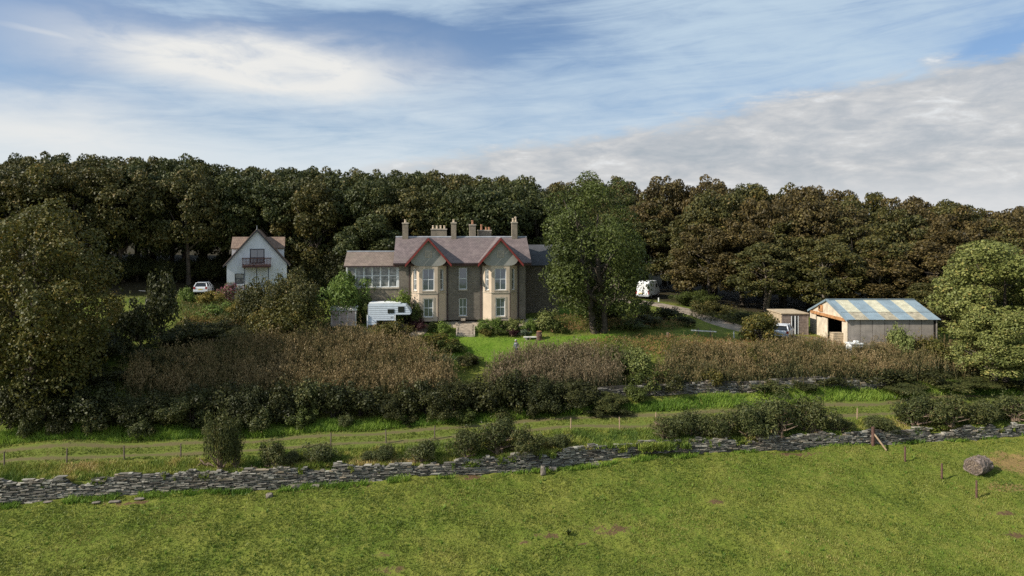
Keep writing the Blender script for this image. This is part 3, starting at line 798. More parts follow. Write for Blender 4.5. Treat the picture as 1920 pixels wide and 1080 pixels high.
def bay(cx):
    by = MB()
    w2, f2, dp = 1.98, 1.02, 1.05
    a45 = math.atan2(-dp, w2 - f2)
    faces = [(frame_matrix(cx - w2, 0, 0, a45), math.hypot(dp, w2 - f2)), (frame_matrix(cx - f2, -dp, 0, 0), 2 * f2), (frame_matrix(cx + f2, -dp, 0, -a45), math.hypot(dp, w2 - f2))]
    lower, upper = MB(), MB()
    for k, (M, W) in enumerate(faces):
        lo = [(W / 2 - .52, W / 2 + .52, .45, 2.50)] if k == 1 else []
        up = [(W / 2 - .65, W / 2 + .65, .26, 2.72)] if k == 1 else [(W / 2 - .29, W / 2 + .29, .26, 2.66)]
        wall_face(lower, M, W, 3.12, lo)
        Mu = M @ Matrix.Translation((0, 0, 3.12))
        wall_face(upper, Mu, W, 3.75, up)
    lo = lower.build('bay_lower_wall', 'render_cream', house); up = upper.build('bay_upper_wall', 'render_cream', house)
    for k, (M, W) in enumerate(faces):
        Mu = M @ Matrix.Translation((0, 0, 3.12))
        if k == 1:
            window(house, M, (W / 2 - .52, W / 2 + .52, .45, 2.50), 2, 2, fw=.085, surround='stone_trim')
            window(house, Mu, (W / 2 - .65, W / 2 + .65, .26, 2.72), 2, 2, fw=.085)
        else:
            window(house, Mu, (W / 2 - .29, W / 2 + .29, .26, 2.66), 1, 2, fw=.085, glass='curtained_glass')
    sc = MB()
    sc.prism([(cx - w2 - .04, 0.0), (cx - f2 - .02, -dp - .06), (cx + f2 + .02, -dp - .06), (cx + w2 + .04, 0.0)], 3.06, 3.16, 'z').build('string_course', 'stone_trim', up)
    # square gable carried on curved corbels
    zb, zc = 6.12, 6.88
    arc = [(f2 + (w2 - f2) * math.sin(R(t_)), zb + (zc - zb) * (1 - math.cos(R(t_)))) for t_ in range(0, 91, 15)]
    zt = 9.02
    poly = [(cx - u, w) for u, w in arc[::-1]] + [(cx + u, w) for u, w in arc] + [(cx + w2, 6.9), (cx, zt), (cx - w2, 6.9)]
    gb = MB().prism(poly, -dp - .04, .6).build('gable', 'render_grey', house)
    MB().box(cx - .40, cx + .40, -dp - .075, -dp - .043, 7.05, 7.82).build('vent_panel', 'stone_trim', gb)
    for i in range(6): MB().box(cx - .3, cx + .3, -dp - .10, -dp - .077, 7.13 + i * .11, 7.17 + i * .11).build('louvre', 'render_grey', gb)
    gr = MB(); zr = 9.22; ft = 2.42; zf = 6.42
    gr.slab([(cx - ft, -1.42, zf), (cx, -1.42, zr), (cx, 4.0, zr), (cx - ft, 4.0, zf)][::-1], .09)
    gr.slab([(cx, -1.42, zr), (cx + ft, -1.42, zf), (cx + ft, 4.0, zf), (cx, 4.0, zr)][::-1], .09)
    g = gr.build('gable_roof', 'slate', house)
    MB().tube([(cx, -1.42, zr + .02), (cx, 3.8, zr + .02)], [.08, .08], 6).build('ridge', 'lead', g)
    for s in (-1, 1):
        d = Vector((s * ft, 0, zf - zr)); d.normalize(); n = Vector((s * -d.z * s, 0, d.x * s)) 
        a = Vector((cx, 0, zr + .02)); e = Vector((cx + s * (ft + .12), 0, zf - .12))
        drop = Vector((0, 0, -.30))
        q = [a, e, e + drop, a + drop]
        m_ = MB().add([(p.x, -1.53, p.z) for p in q] + [(p.x, -1.43, p.z) for p in q], [(0, 1, 2, 3), (7, 6, 5, 4), (0, 4, 5, 1), (1, 5, 6, 2), (2, 6, 7, 3), (3, 7, 4, 0)])
        m_.build('bargeboard', 'red_paint', house)
    for s in (-1, 1):
        MB().tube([(cx + s * (w2 + .14), -.10, 0), (cx + s * (w2 + .14), -.10, 6.3)], [.055, .055], 6).build('drainpipe', 'pipe', house)
    MB().tube([(cx + f2 + .05, -dp - .06, 0), (cx + f2 + .05, -dp - .06, 3.05)], [.04, .04], 6).build('drainpipe', 'pipe', house)
bay(-3.84); bay(4.15)
chimney(house, -6.6, 4, 8.9, 11.0, .66, .7, [(0, .35)])
chimney(house, -.95, 4, 8.9, 11.05, .58, .7, [(0, .32)])
chimney(house, 6.25, 4, 8.9, 11.1, .64, .7, [(-.14, .45), (.16, .62)])
chimney(house, -2.7, 11.0, 8.0, 10.35, 2.0, .7, [(-.72, .42), (-.24, .4), (.24, .42), (.72, .4)], 'wing_stone', 'pot')
chimney(house, 1.55, 10.0, 8.0, 10.9, .8, .8, [(0, .5)], 'wing_stone', 'pot_red')
chimney(house, 3.15, 11.0, 8.0, 10.2, 1.7, .7, [(-.4, .7), (.2, .35), (.6, .35)], 'wing_stone', 'pot_red')
bw = MB().box(-4.5, 5.5, 8.0, 14, 0, 6.4).build('rear_range', 'house_stone', house)
MB().prism([(-4.8, 6.4), (5.8, 6.4), (5.2, 8.6), (-4.2, 8.6)], 9.0, 13.2).build('roof', 'slate_dark', bw)
# sunroom wing
sw = MB(); xs0, xs1, ys = -12.95, -7.1, .35
Mw = frame_matrix(0, ys, 0, 0)
panes = []
edges = np.linspace(xs0 + .12, xs1 - .25, 7)
wops = [(float(a) + .03, float(b_) - .03, 3.72, 6.02) for a, b_ in zip(edges[:-1], edges[1:])]
wall_face(sw, Mw, xs1 - xs0, 3.55, [], u0=xs0)
sw.add([(xs0, ys, 0), (xs0, 5, 0), (xs0, 5, 3.55), (xs0, ys, 3.55)], [(0, 3, 2, 1)])
wing = sw.build('sunroom_wall', 'wing_stone', house)
sb = MB().box(xs0 - .05, xs1, ys - .08, ys + .1, 3.55, 3.70).build('sunroom_sill', 'stone_trim', house)
sf = MB(); wall_face(sf, frame_matrix(0, ys + .02, 3.70, 0), xs1 - xs0, 2.5, [(a, b_, .03, 2.3) for a, b_, _, _ in wops], rev=.14, u0=xs0)
sf.add([(xs0, ys + .02, 3.7), (xs0, 5, 3.7), (xs0, 5, 7.3), (xs0, 2.7, 7.5), (xs0, ys + .02, 6.2)], [(0, 4, 3, 2, 1)])
sf.build('sunroom_frame', 'white_paint', house)
for a, b_, c0, d in wops:
    window(house, Mw, (a, b_, 3.74, 5.98), 1, 2, fw=.05, depth=.07, glass='curtained_glass', sill=False, split=.56)
wr = MB().slab([(xs0 - .2, -.05, 6.12), (xs1, -.05, 6.12), (xs1, 2.7, 7.62), (xs0 - .2, 2.7, 7.62)], .09)
wr.slab([(xs1, 5.45, 6.12), (xs0 - .2, 5.45, 6.12), (xs0 - .2, 2.7, 7.62), (xs1, 2.7, 7.62)], .09)
wroof = wr.build('sunroom_roof', 'slate_brown', house)
MB().tube([(xs0 - .2, 2.7, 7.64), (xs1, 2.7, 7.64)], [.09, .09], 6).build('ridge', 'lead', wroof)
MB().box(xs0 - .2, xs1 - .02, -.16, -.052, 5.97, 6.08).build('gutter', 'pipe', wroof)
# set-back range on the right
e = MB().box(7.102, 11.5, 3.6, 9, 0, 6.0).build('side_range', 'house_stone', house)
MB().slab([(7.0, 3.3, 5.95), (11.7, 3.3, 5.95), (11.7, 6.3, 8.35), (7.0, 6.3, 8.35)], .1).slab([(11.7, 9.3, 5.95), (7.0, 9.3, 5.95), (7.0, 6.3, 8.35), (11.7, 6.3, 8.35)], .1).build('roof', 'slate_dark', e)
MB().box(-.25, .25, -.5, -.06, -.05, .22).build('doorstep', 'step_stone', house)

# ------------------------------------------------------------------ white gabled house
wh = thing('white_house', 'white rendered house with steep gable and brown balcony at the edge of the wood', 'house', P3(482, 560, 91.5)[:2] + (11.35,), R(17))
hw, ap, ev = 3.72, 9.32, 4.9
Mg = frame_matrix(0, 0, 0, 0)
g = MB()
wo_ = (-2.75, -1.62, 2.18, 3.55)
wall_face(g, Mg, 2 * hw, ev, [wo_], u0=-hw)
g.add([(-hw, 0, ev), (hw, 0, ev), (0, 0, ap - .12)], [(0, 1, 2)])
g.add([(-hw, 0, 0), (-hw, 9, 0), (-hw, 9, ev), (-hw, 0, ev)], [(0, 3, 2, 1)])
g.add([(hw, 0, 0), (hw, 9, 0), (hw, 9, ev), (hw, 0, ev)], [(0, 1, 2, 3)])
g.build('wall', 'render_white', wh)
window(wh, Mg, wo_, 1, 2, mat='dark_frame', glass='curtained_glass', fw=.09, sill=False)
r_ = MB(); tx, tz = 4.12, ap - 4.12 * 1.17
for s in (-1, 1):
    q = [(0, -.25, ap), (s * tx, -.25, tz), (s * tx, 9.2, tz), (0, 9.2, ap)]
    r_.slab(q if s < 0 else q[::-1], .12)
wroof = r_.build('roof', 'roof_tile', wh)
for s in (-1, 1):
    MB().add([(0, -.30, ap + .02), (s * tx, -.30, tz + .02), (s * tx, -.30, tz - .16), (0, -.30, ap - .2), (0, -.255, ap + .02), (s * tx, -.255, tz + .02), (s * tx, -.255, tz - .16), (0, -.255, ap - .2)],
             [(0, 1, 2, 3), (7, 6, 5, 4), (0, 4, 5, 1), (1, 5, 6, 2), (2, 6, 7, 3), (3, 7, 4, 0)]).build('verge_board', 'dark_frame', wroof)
MB().tube([(0, -.3, ap), (0, -.3, ap + .55)], [.05, .03], 6).build('finial', 'lead', wroof)
for s in (-1, 1):
    x0, x1 = (-3.25, -.9) if s < 0 else (.9, 3.35)
    dm = MB().box(x0, x1, 1.6, 6.0, 4.6, 6.95).build('dormer', 'render_white', wh)
    dr = MB().slab([(x0 - .1, 1.35, 6.85), (x1 + .1, 1.35, 6.85), (x1 + .1, 3.8, 8.35), (x0 - .1, 3.8, 8.35)], .1)
    dr.slab([(x1 + .1, 6.25, 6.85), (x0 - .1, 6.25, 6.85), (x0 - .1, 3.8, 8.35), (x1 + .1, 3.8, 8.35)], .1)
    dr.build('dormer_roof', 'roof_tile', dm)
window(wh, Mg, (-.88, .92, 4.85, 6.78), 2, 1, mat='dark_frame', glass='glass', fw=.11, depth=-.045, sill=False)
bal = MB().box(-1.75, 1.75, -1.15, -.01, 4.36, 4.62).build('balcony', 'brown_paint', wh)
MB().box(-1.78, 1.78, -1.18, -1.08, 5.52, 5.64).build('handrail', 'brown_paint', bal)
MB().box(-1.78, 1.78, -1.17, -1.09, 4.66, 4.78).build('bottom_rail', 'brown_paint', bal)
for x in np.linspace(-1.72, 1.72, 21): MB().box(x - .035, x + .035, -1.16, -1.10, 4.78, 5.52).build('baluster', 'brown_paint', bal)
for x in (-1.74, 1.74):
    MB().box(x - .05, x + .05, -1.08, -.02, 5.54, 5.63).build('side_rail', 'brown_paint', bal)
for x in (-1.45, 0.0, 1.45): MB().box(x - .05, x + .05, -1.05, -.95, 0, 4.358).build('post', 'dark_frame', bal)

# ------------------------------------------------------------------ farm shed
SX, SY, SZ = 34.85, 72.0, 8.25
shed = thing('farm_shed', 'long low farm shed with striped blue and yellow sheet roof', 'shed', (SX, SY, SZ))
L, Dp, eh, rise = 9.25, 9.0, 3.0, 1.52
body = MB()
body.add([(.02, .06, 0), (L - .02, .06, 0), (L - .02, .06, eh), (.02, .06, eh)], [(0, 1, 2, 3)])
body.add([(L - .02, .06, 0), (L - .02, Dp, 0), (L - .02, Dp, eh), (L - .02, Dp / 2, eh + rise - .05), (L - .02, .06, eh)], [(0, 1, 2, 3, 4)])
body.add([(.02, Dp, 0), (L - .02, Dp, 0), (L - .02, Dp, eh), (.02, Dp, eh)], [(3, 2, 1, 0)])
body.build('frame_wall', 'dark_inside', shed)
for i in range(7):
    a = .05 + i * (L - .35) / 7
    B('wall_panel', 'panel_concrete', shed, a + .025, a + (L - .35) / 7 - .025, 0, .055, 0, eh - .03)
B('corner_post', 'dark_inside', shed, L - .28, L - .12, -.04, .05, 0, eh - .05)
B('corner_post', 'panel_concrete', shed, L - .10, L + .02, -.08, .05, 0, eh - .05)
# open gable on the left: cream cladding round a wide doorway
B('gable_panel', 'panel_cream', shed, -.04, .015, .0, 1.15, 0, eh)
B('gable_panel', 'panel_cream', shed, -.04, .015, 4.55, 5.9, 0, eh - .5)
B('sliding_door', 'panel_cream', shed, -.12, -.05, 4.35, 7.0, 0, 2.45)
B('gable_panel', 'panel_cream', shed, -.04, .015, 7.4, Dp, 0, eh)
MB().prism([(0.0, eh - .02), (Dp, eh - .02), (Dp / 2, eh + rise - .07)], -.045, .012, 'x').build('gable_panel', 'panel_cream', shed)
B('door_beam', 'rust', shed, -.16, -.052, .3, Dp - .4, eh - .32, eh - .02)
hb = B('hatch', 'rust', shed, -.15, -.05, 5.6, 6.6, eh + .12, eh + .85)
B('hatch_hole', 'dark_inside', hb, -.165, -.152, 6.1, 6.45, eh + .4, eh + .75)
B('floor_slab', 'drive_ground', shed, -.3, L - .1, .1, Dp - .05, -.3, .05)
fr = [(0, .09, 'sheet_blue'), (.09, .24, 'sheet_yellow'), (.24, .41, 'sheet_blue'), (.41, .56, 'sheet_yellow'), (.56, .72, 'sheet_blue'), (.72, .87, 'sheet_yellow'), (.87, 1, 'sheet_blue')]
def corrugated(x0, x1, y0, z0, y1, z1, mat, name='roof_sheet'):
    n = max(6, int((x1 - x0) / .065)); m_ = MB(); xs_ = np.linspace(x0, x1, n + 1)
    vs = [(x, y0, z0 + (.018 if i % 2 else -.018)) for i, x in enumerate(xs_)] + [(x, y1, z1 + (.018 if i % 2 else -.018)) for i, x in enumerate(xs_)]
    m_.add(vs, [(i, i + 1, i + n + 2, i + n + 1) for i in range(n)])
    return m_.build(name, mat, shed)
x0r, x1r, slope = -.18, L + .25, rise / (Dp / 2)
yl = Dp / 2 * .34
for a, b_, mt in fr:
    xa, xb = x0r + a * (x1r - x0r), x0r + b_ * (x1r - x0r)
    corrugated(xa, xb, yl - .12, eh + .09 + slope * (yl - .12), Dp / 2, eh + .09 + rise, mt)
    sh = .35 * 0
    corrugated(xa + .02, xb + .02, -.28, eh + .05 - slope * .28, yl, eh + .05 + slope * yl, 'sheet_stained' if mt == 'sheet_yellow' else mt)
    corrugated(xa, xb, Dp + .28, eh + .06 - slope * .28, Dp / 2, eh + .09 + rise, mt)
MB().box(x0r, x1r, Dp / 2 - .2, Dp / 2 + .2, eh + rise + .08, eh + rise + .14).build('ridge_cap', 'sheet_blue', shed)
MB().slab([(x0r - .06, -.3, eh - .05), (x0r + .16, -.3, eh - .05), (x0r + .16, Dp / 2, eh + rise + .16), (x0r - .06, Dp / 2, eh + rise + .16)], .2).build('verge_flashing', 'sheet_blue', shed)
MB().slab([(x0r + .16, Dp + .3, eh - .05), (x0r - .06, Dp + .3, eh - .05), (x0r - .06, Dp / 2, eh + rise + .16), (x0r + .16, Dp / 2, eh + rise + .16)], .2).build('verge_flashing', 'sheet_blue', shed)
# things at the shed
ch = thing('timber_crate', 'yellowish wooden crate standing in the shed doorway', 'crate', (SX - .55, SY + 1.25, SZ))
for k in range(5): B('board', 'wood_tan', ch, -.5, .5, -.42, -.38, .05 + k * .26, .28 + k * .26)
for k in range(5): B('board', 'wood_tan', ch, -.54, -.50, -.38, .42, .05 + k * .26, .28 + k * .26)
B('lid', 'wood_tan', ch, -.55, .55, -.45, .45, 1.36, 1.41)
B('inner_box', 'wood_grey', ch, -.49, .49, -.37, .41, .03, 1.35)
tr = thing('white_cabinet', 'white boxy trailer with small barred windows in front of the shed wall', 'trailer', (SX + .25, SY - .9, G1(SX + .25, SY - .9) - .1), R(0))
B('body', 'camper_trim', tr, -.62, .62, -.55, .55, .25, 1.45, bevel=.04)
B('roof', 'white_paint', tr, -.7, .7, -.63, .63, 1.45, 1.52)
B('roof_vent', 'white_paint', tr, .0, .4, -.25, .25, 1.522, 1.75, bevel=.05)
for x in (-.4, 0, .4): B('window', 'glass_dark', tr, x - .15, x + .15, -.575, -.553, .65, 1.15)
for s in (-.4, .4):
    w_ = MB().tube([(s - .0, -.62, .3), (s, -.46, .3)], [.3, .3], 14).build('wheel', 'rubber', tr)
B('prop', 'white_paint', tr, -.82, -.72, -.3, -.2, 0, 1.2)

# ------------------------------------------------------------------ timber hut
hx, hy = 30.75, 79.0
hz = G1(hx + 1.4, hy) - .05
hut = thing('timber_hut', 'flat roofed timber hut of grey horizontal boards beside the farm shed', 'hut', (hx, hy, hz))
hW, hD, hH = 2.9, 4.2, 11.0 - hz
B('carcass', 'dark_inside', hut, .05, hW - .05, .05, hD, 0, hH - .05)
nb = 13; bh = (hH - .12) / nb
for k in range(nb):
    z0 = k * bh
    j = .012 * (k % 3)
    B('board', 'wood_grey', hut, 0, hW, -.02 - j, .045, z0 + .012, z0 + bh - .012)
    B('board', 'wood_tan', hut, -.02 - j, .045, .05, hD, z0 + .012, z0 + bh - .012)  # left side in paler tan than the front: sunlight put into the board colour
B('roof', 'wood_tan', hut, -.15, hW + .12, -.18, hD + .1, hH - .04, hH + .08)
dr = B('door_frame', 'white_paint', hut, 1.05, 1.12, -.07, -.035, .1, 2.2)
B('door_frame', 'white_paint', hut, 1.42, 1.55, -.071, -.036, .1, 2.2)
B('door_frame', 'white_paint', hut, 1.80, 1.87, -.072, -.037, .1, 2.2)
B('pane', 'glass_dark', hut, 1.12, 1.42, -.06, -.04, .1, 2.15)
B('pane', 'glass_dark', hut, 1.55, 1.80, -.06, -.04, .1, 2.15)
B('post', 'wood_grey', hut, hW - .02, hW + .1, -.1, .02, 0, hH)

# ------------------------------------------------------------------ small garden shed
gp = P3(645, 600, 74.2)
gs_ = thing('garden_shed', 'small beige garden shed half hidden by shrubs left of the camper', 'shed', (gp[0], 74.2, G1(gp[0], 74.4)), R(5))
B('wall', 'shed_beige', gs_, -1.4, 1.25, 0, 1.7, 0, 1.72)
for x in (-1.3, -.45, .4, 1.2): B('batten', 'lining', gs_, x - .03, x + .03, -.03, -.002, 0, 1.7)
B('corner_trim', 'lining', gs_, 1.18, 1.29, -.06, -.032, 0, 1.72)
gr_ = MB().slab([(-1.5, -.12, 1.72), (1.38, -.12, 1.72), (1.38, .85, 2.12), (-1.5, .85, 2.12)], .06).slab([(1.38, 1.82, 1.72), (-1.5, 1.82, 1.72), (-1.5, .85, 2.12), (1.38, .85, 2.12)], .06).build('roof', 'shed_roof_grey', gs_)
for x in (-.9, .2, 1.3): MB().slab([(x - .03, -.13, 1.75), (x + .03, -.13, 1.75), (x + .03, .85, 2.16), (x - .03, .85, 2.16)], .03).build('rib', 'white_paint', gr_)

# ------------------------------------------------------------------ demountable camper on its legs
cp = P3(690.5, 605, 73.9)
cz = G1(cp[0] + 2, 74.6) + .02
camper = thing('camper_pod', 'white demountable camper body standing on thin jack legs beside the house', 'camper', (cp[0], 73.9, cz), R(3))
prof = [(0, .43), (.85, .43), (.85, .92), (2.72, .92), (2.72, 1.5), (4.35, 1.5), (4.5, 1.62), (4.42, 1.85), (3.95, 2.6), (3.3, 2.70), (.1, 2.72), (0, 2.6)]
MB().prism(prof, 0, 2.1).build('body', 'camper_skin', camper)
for k, (z, xr) in enumerate([(.70, .85), (1.12, 2.7), (1.32, 2.7), (1.55, 4.35), (1.75, 4.4), (1.98, 4.28), (2.2, 4.15), (2.4, 4.02)]):
    B('siding_seam', 'lead', camper, .02, xr - .02, -.014, -.002, z - .014, z + .014)
for (a, b_, c0, d) in ((2.1, 2.7, 1.72, 2.06), (3.2, 3.78, 1.82, 2.34)):
    w_ = B('window', 'glass_dark', camper, a, b_, -.03, -.003, c0, d)
    m_ = MB().box(a - .05, a, -.04, -.002, c0 - .05, d + .05).box(b_, b_ + .05, -.04, -.002, c0 - .05, d + .05).box(a, b_, -.039, -.002, c0 - .05, c0).box(a, b_, -.039, -.002, d, d + .05)
    m_.build('frame', 'black_plastic', w_)
B('vent', 'lead', camper, 2.35, 2.6, -.025, -.003, 1.2, 1.36)
MB().box(.05, 3.4, .02, 2.08, 2.722, 2.77).build('roof_edge', 'camper_trim', camper)
B('trim', 'camper_trim', camper, -.03, -.002, -.01, 2.11, .45, 2.6)
for x, y in ((-.08, -.06), (2.84, -.06), (-.08, 2.16), (2.84, 2.16)):
    lg = B('jack_leg', 'white_paint', camper, x - .06, x + .06, y - .06, y + .06, 0, 1.5)
    B('foot', 'lead', lg, x - .14, x + .14, y - .14, y + .14, -.02, .03)

# ------------------------------------------------------------------ vehicles
def wheel(parent, x, y, r=.33, w=.2):
    wm = MB().tube([(x - w / 2, y, r), (x + w / 2, y, r)], [r, r], 16).build('wheel', 'rubber', parent)
    sgn = 1 if x > 0 else -1
    MB().tube([(x + sgn * (w / 2 + .001), y, r), (x + sgn * (w / 2 + .012), y, r)], [r * .62, r * .62], 12).build('rim', 'rim', wm)
def hatchback(label, loc, rz):
    """rear towards -y"""
    c_ = thing('parked_car', label, 'car', loc, rz)
    prof = [(-2.02, .32), (-2.08, .62), (-2.02, .93), (-1.9, 1.0), (1.0, 1.0), (1.85, .84), (2.08, .66), (2.1, .34), (1.7, .22), (-1.7, .22)]
    MB().prism(prof, -.88, .88, 'x').build('body', 'silver_paint', c_, bevel=.05)
    zb, zt = 1.0, 1.5
    lo = [(-.82, -1.88), (.82, -1.88), (.82, 1.05), (-.82, 1.05)]; hi = [(-.60, -1.45), (.60, -1.45), (.60, .15), (-.60, .15)]
    MB().add([(x, y, zb - .04) for x, y in lo] + [(x, y, zt) for x, y in hi], [(3, 2, 1, 0), (4, 5, 6, 7), (0, 1, 5, 4), (1, 2, 6, 5), (2, 3, 7, 6), (3, 0, 4, 7)]).build('cabin_glass', 'glass_dark', c_)
    MB().add([(x * 1.03, y * 1.02, zt + .001) for x, y in hi] + [(x * .93, y * .9, zt + .055) for x, y in hi], [(3, 2, 1, 0), (4, 5, 6, 7), (0, 1, 5, 4), (1, 2, 6, 5), (2, 3, 7, 6), (3, 0, 4, 7)]).build('roof', 'silver_paint', c_)
    for s in (-1, 1):
        for yl_, yh_ in ((-1.9, -1.47), (1.06, .16), (-.35, -.4)):
            MB().tube([(s * .82, yl_, zb - .02), (s * .61, yh_, zt + .02)], [.075, .06], 6).build('pillar', 'silver_paint', c_)
        B('tail_light', 'tail_red', c_, *sorted((s * .62, s * .86)), -2.075, -1.98, .70, .98)
        for y in (-1.3, 1.28): wheel(c_, s * .80, y)
    B('number_plate', 'plate_yellow', c_, -.26, .26, -2.10, -2.078, .58, .70)
    B('bumper', 'silver_paint', c_, -.86, .86, -2.14, -2.0, .3, .52, bevel=.03)
    B('spoiler', 'silver_paint', c_, -.58, .58, -1.62, -1.42, 1.48, 1.54)
    return c_
p = P3(382, 549, 95); hatchback('silver hatchback parked left of the white gabled house', (p[0], 95, G1(p[0], 95)), R(12))
p = P3(1474, 640, 75.6); hatchback('silver hatchback parked in front of the timber hut', (p[0], 76.4, G1(p[0], 76.4)), R(-30))
p = P3(1221, 560, 103)
van = thing('white_van', 'tall white panel van parked on the drive with its back doors facing down', 'van', (p[0], 105.2, G1(p[0], 104)), R(-29))
vp = [(-2.7, .42), (-2.72, 1.2), (-2.62, 2.45), (-2.5, 2.56), (1.1, 2.56), (1.75, 1.75), (2.6, 1.3), (2.72, .9), (2.7, .42)]
MB().prism(vp, -.98, .98, 'x').build('body', 'van_paint', van, bevel=.08)
for s in (-1, 1):
    B('rear_door', 'van_paint', van, *sorted((s * .01, s * .86)), -2.75, -2.715, .6, 2.35, bevel=.008)
    B('tail_light', 'tail_red', van, *sorted((s * .885, s * .985)), -2.75, -2.66, .72, 1.28)
    for y in (-1.6, 1.75): wheel(van, s * .88, y, .36, .22)
B('bumper', 'lead', van, -.97, .97, -2.85, -2.7, .35, .56, bevel=.03)
B('number_plate', 'plate_yellow', van, -.55, -.05, -2.768, -2.752, .78, .90)
B('door_handle', 'black_plastic', van, .05, .2, -2.78, -2.752, 1.15, 1.22)
MB().add([(-.8, 1.2, 2.42), (.8, 1.2, 2.42), (.8, 1.72, 1.80), (-.8, 1.72, 1.80), (-.8, 1.24, 2.47), (.8, 1.24, 2.47), (.8, 1.78, 1.80), (-.8, 1.78, 1.80)], [(0, 1, 2, 3), (4, 5, 6, 7)]).build('windscreen', 'glass_dark', van)
for s in (-1, 1): B('side_window', 'glass_dark', van, *sorted((s * .985, s * 1.0)), .5, 1.35, 1.55, 2.1)

# ------------------------------------------------------------------ garden steps, slab, barrel
sp = P3(873, 632, 75.2)
steps = thing('stone_steps', 'flight of rough stone steps from the lawn up to the terrace', 'steps', (sp[0], 74.9, G1(sp[0], 74.8)), R(3))
rise_t = G1(sp[0], 77.0) - G1(sp[0], 74.8)
for k in range(8):
    z1 = max(rise_t * (k + 1) / 8, G1(sp[0], 74.9 + k * .30 + .36) - G1(sp[0], 74.8) + .10)
    o = MB().box(-.8 + .04 * math.sin(k * 2), .8 + .05 * math.sin(k * 3 + 1), k * .30, k * .30 + .34, z1 - .34, z1 + .02).build('step', 'step_stone', steps, bevel=.02)
B('pillar', 'step_stone', steps, -1.12, -.86, 1.9, 2.2, 0, rise_t + .42, bevel=.03)
MB().prism([(0.0, -.1), (2.4, -.1), (2.4, rise_t + .1), (2.1, rise_t + .1), (1.2, rise_t * .72 + .2), (0.0, .3)], -1.02, -.86, 'x').build('side_kerb', 'step_stone', steps)
MB().prism([(0.0, -.1), (2.4, -.1), (2.4, rise_t + .1), (2.1, rise_t + .1), (1.2, rise_t * .72 + .2), (0.0, .3)], .86, 1.02, 'x').build('side_kerb', 'step_stone', steps)
p = hit(997, 637)
sl = thing('garden_slab', 'low pale stone slab at the back of the lawn', 'slab', (p.x, p.y, p.z), R(3))
B('slab', 'lining', sl, -.85, .85, -.2, .25, .22, .34, bevel=.02)
for x in (-.6, .6): B('support', 'step_stone', sl, x - .12, x + .12, -.15, .2, -.1, .22)
p = hit(1011, 637)
br_ = thing('rusty_barrel', 'upright rust brown barrel beside the pale slab on the lawn', 'barrel', (p.x, p.y, p.z - .05))
MB().tube([(0, 0, 0), (0, 0, .3), (0, 0, .32), (0, 0, .6), (0, 0, .62), (0, 0, .95)], [.30, .30, .32, .32, .30, .29], 16).build('drum', 'fence_wood_red', br_)
MB().tube([(0, 0, .951), (0, 0, .97)], [.26, .26], 16).build('lid', 'rust', br_)

# ------------------------------------------------------------------ fence posts and rails
def post(name, px, py, h, r, mat, label, grp, d=None, lean=0.0, square=False):
    p = hit(px, py)
    m_ = MB()
    if square: m_.box(-r, r, -r, r, -.3, h)
    else: m_.tube([(0, 0, -.3), (lean * h * .5, 0, h * .5), (lean * h, 0, h)], [r, r * .97, r * .9], 8)
    o = m_.build(name, mat, None); o.location = p
    return tag(o, label, 'post', grp), p
FP = [(8, 880, 'leftmost'), (125, 868, 'second from left'), (233, 863, 'third from left'), (339, 859, 'just left of the tall gorse bush'), (620, 838, 'right of the small gorse clumps'),
      (724, 832, 'left of the big dark gorse clump, farther one'), (815, 824, 'left of the big dark gorse clump, nearer one'), (1070, 809, 'right of the big dark gorse clump, nearer one'), (1162, 807, 'alone in the open grass at centre'),
      (1230, 797, 'at the left end of the long gorse hedge'), (1607, 789, 'in the gap of the gorse below the hut')]
for i, (x, y, s) in enumerate(FP):
    post('fence_post', x, y, 1.12 if x > 20 else 1.3, .055, 'fence_wood' if x < 900 else 'fence_wood_new', 'grey wooden fence post along the track, ' + s, 'fence posts along the track', lean=.03 * math.sin(i * 2.1))
for x, y, s in ((1697, 866, 'farthest of three, nearest the braced corner post'), (1766, 899, 'middle of three'), (1831, 932, 'nearest of three, left of the bale')):
    post('fence_post', x, y, 1.2, .075, 'fence_wood_red', 'thin dark post crossing the field corner, ' + s, 'posts across the field corner')
p = hit(1637, 837)
sp_ = thing('corner_post', 'thick brown corner post with a pale diagonal brace by the wall', 'post', p)
MB().tube([(0, 0, -.3), (0, 0, 1.62)], [.14, .13], 10).build('post', 'fence_wood_red', sp_)
q = hit(1662, 845)
dv = q - p
MB().tube([(dv.x * .08, dv.y * .08, 1.05), (dv.x, dv.y, dv.z + .02)], [.075, .07], 8).build('brace', 'fence_wood_new', sp_)
p = hit(1297, 630)
rl = thing('rail_barrier', 'low pale timber rail on two stub posts beside the drive', 'barrier', (p.x, p.y, p.z), R(-6))
for x in (.7, 2.0): B('post', 'fence_wood', rl, x - .07, x + .07, -.06, .06, -.2, .85)
MB().tube([(-.1, -.1, .62), (2.6, -.1, .50)], [.08, .08], 8).build('rail', 'lining', rl)
post('marker_post', 1376, 634, .75, .06, 'white_paint', 'short white marker post beside the drive', None)
post('marker_post', 1235, 566, .6, .1, 'white_paint', 'small white marker standing behind the van', None)
post('gate_post', 1252, 640, .95, .14, 'fence_wood', 'stout weathered post in the rough grass left of the rail', None)
p = P3(282, 540, 84)
dp_ = thing('drying_pole', 'thin clothes pole with short arms in the shade left of the silver car', 'pole', (p[0], 84, G1(p[0], 84)))
MB().tube([(0, 0, 0), (0, 0, 2.2)], [.035, .03], 6).build('pole', 'lead', dp_)
MB().tube([(-1.4, 0, 1.85), (0, 0, 1.75), (.3, 0, 1.78)], [.02, .025, .02], 5).build('arm', 'lead', dp_)
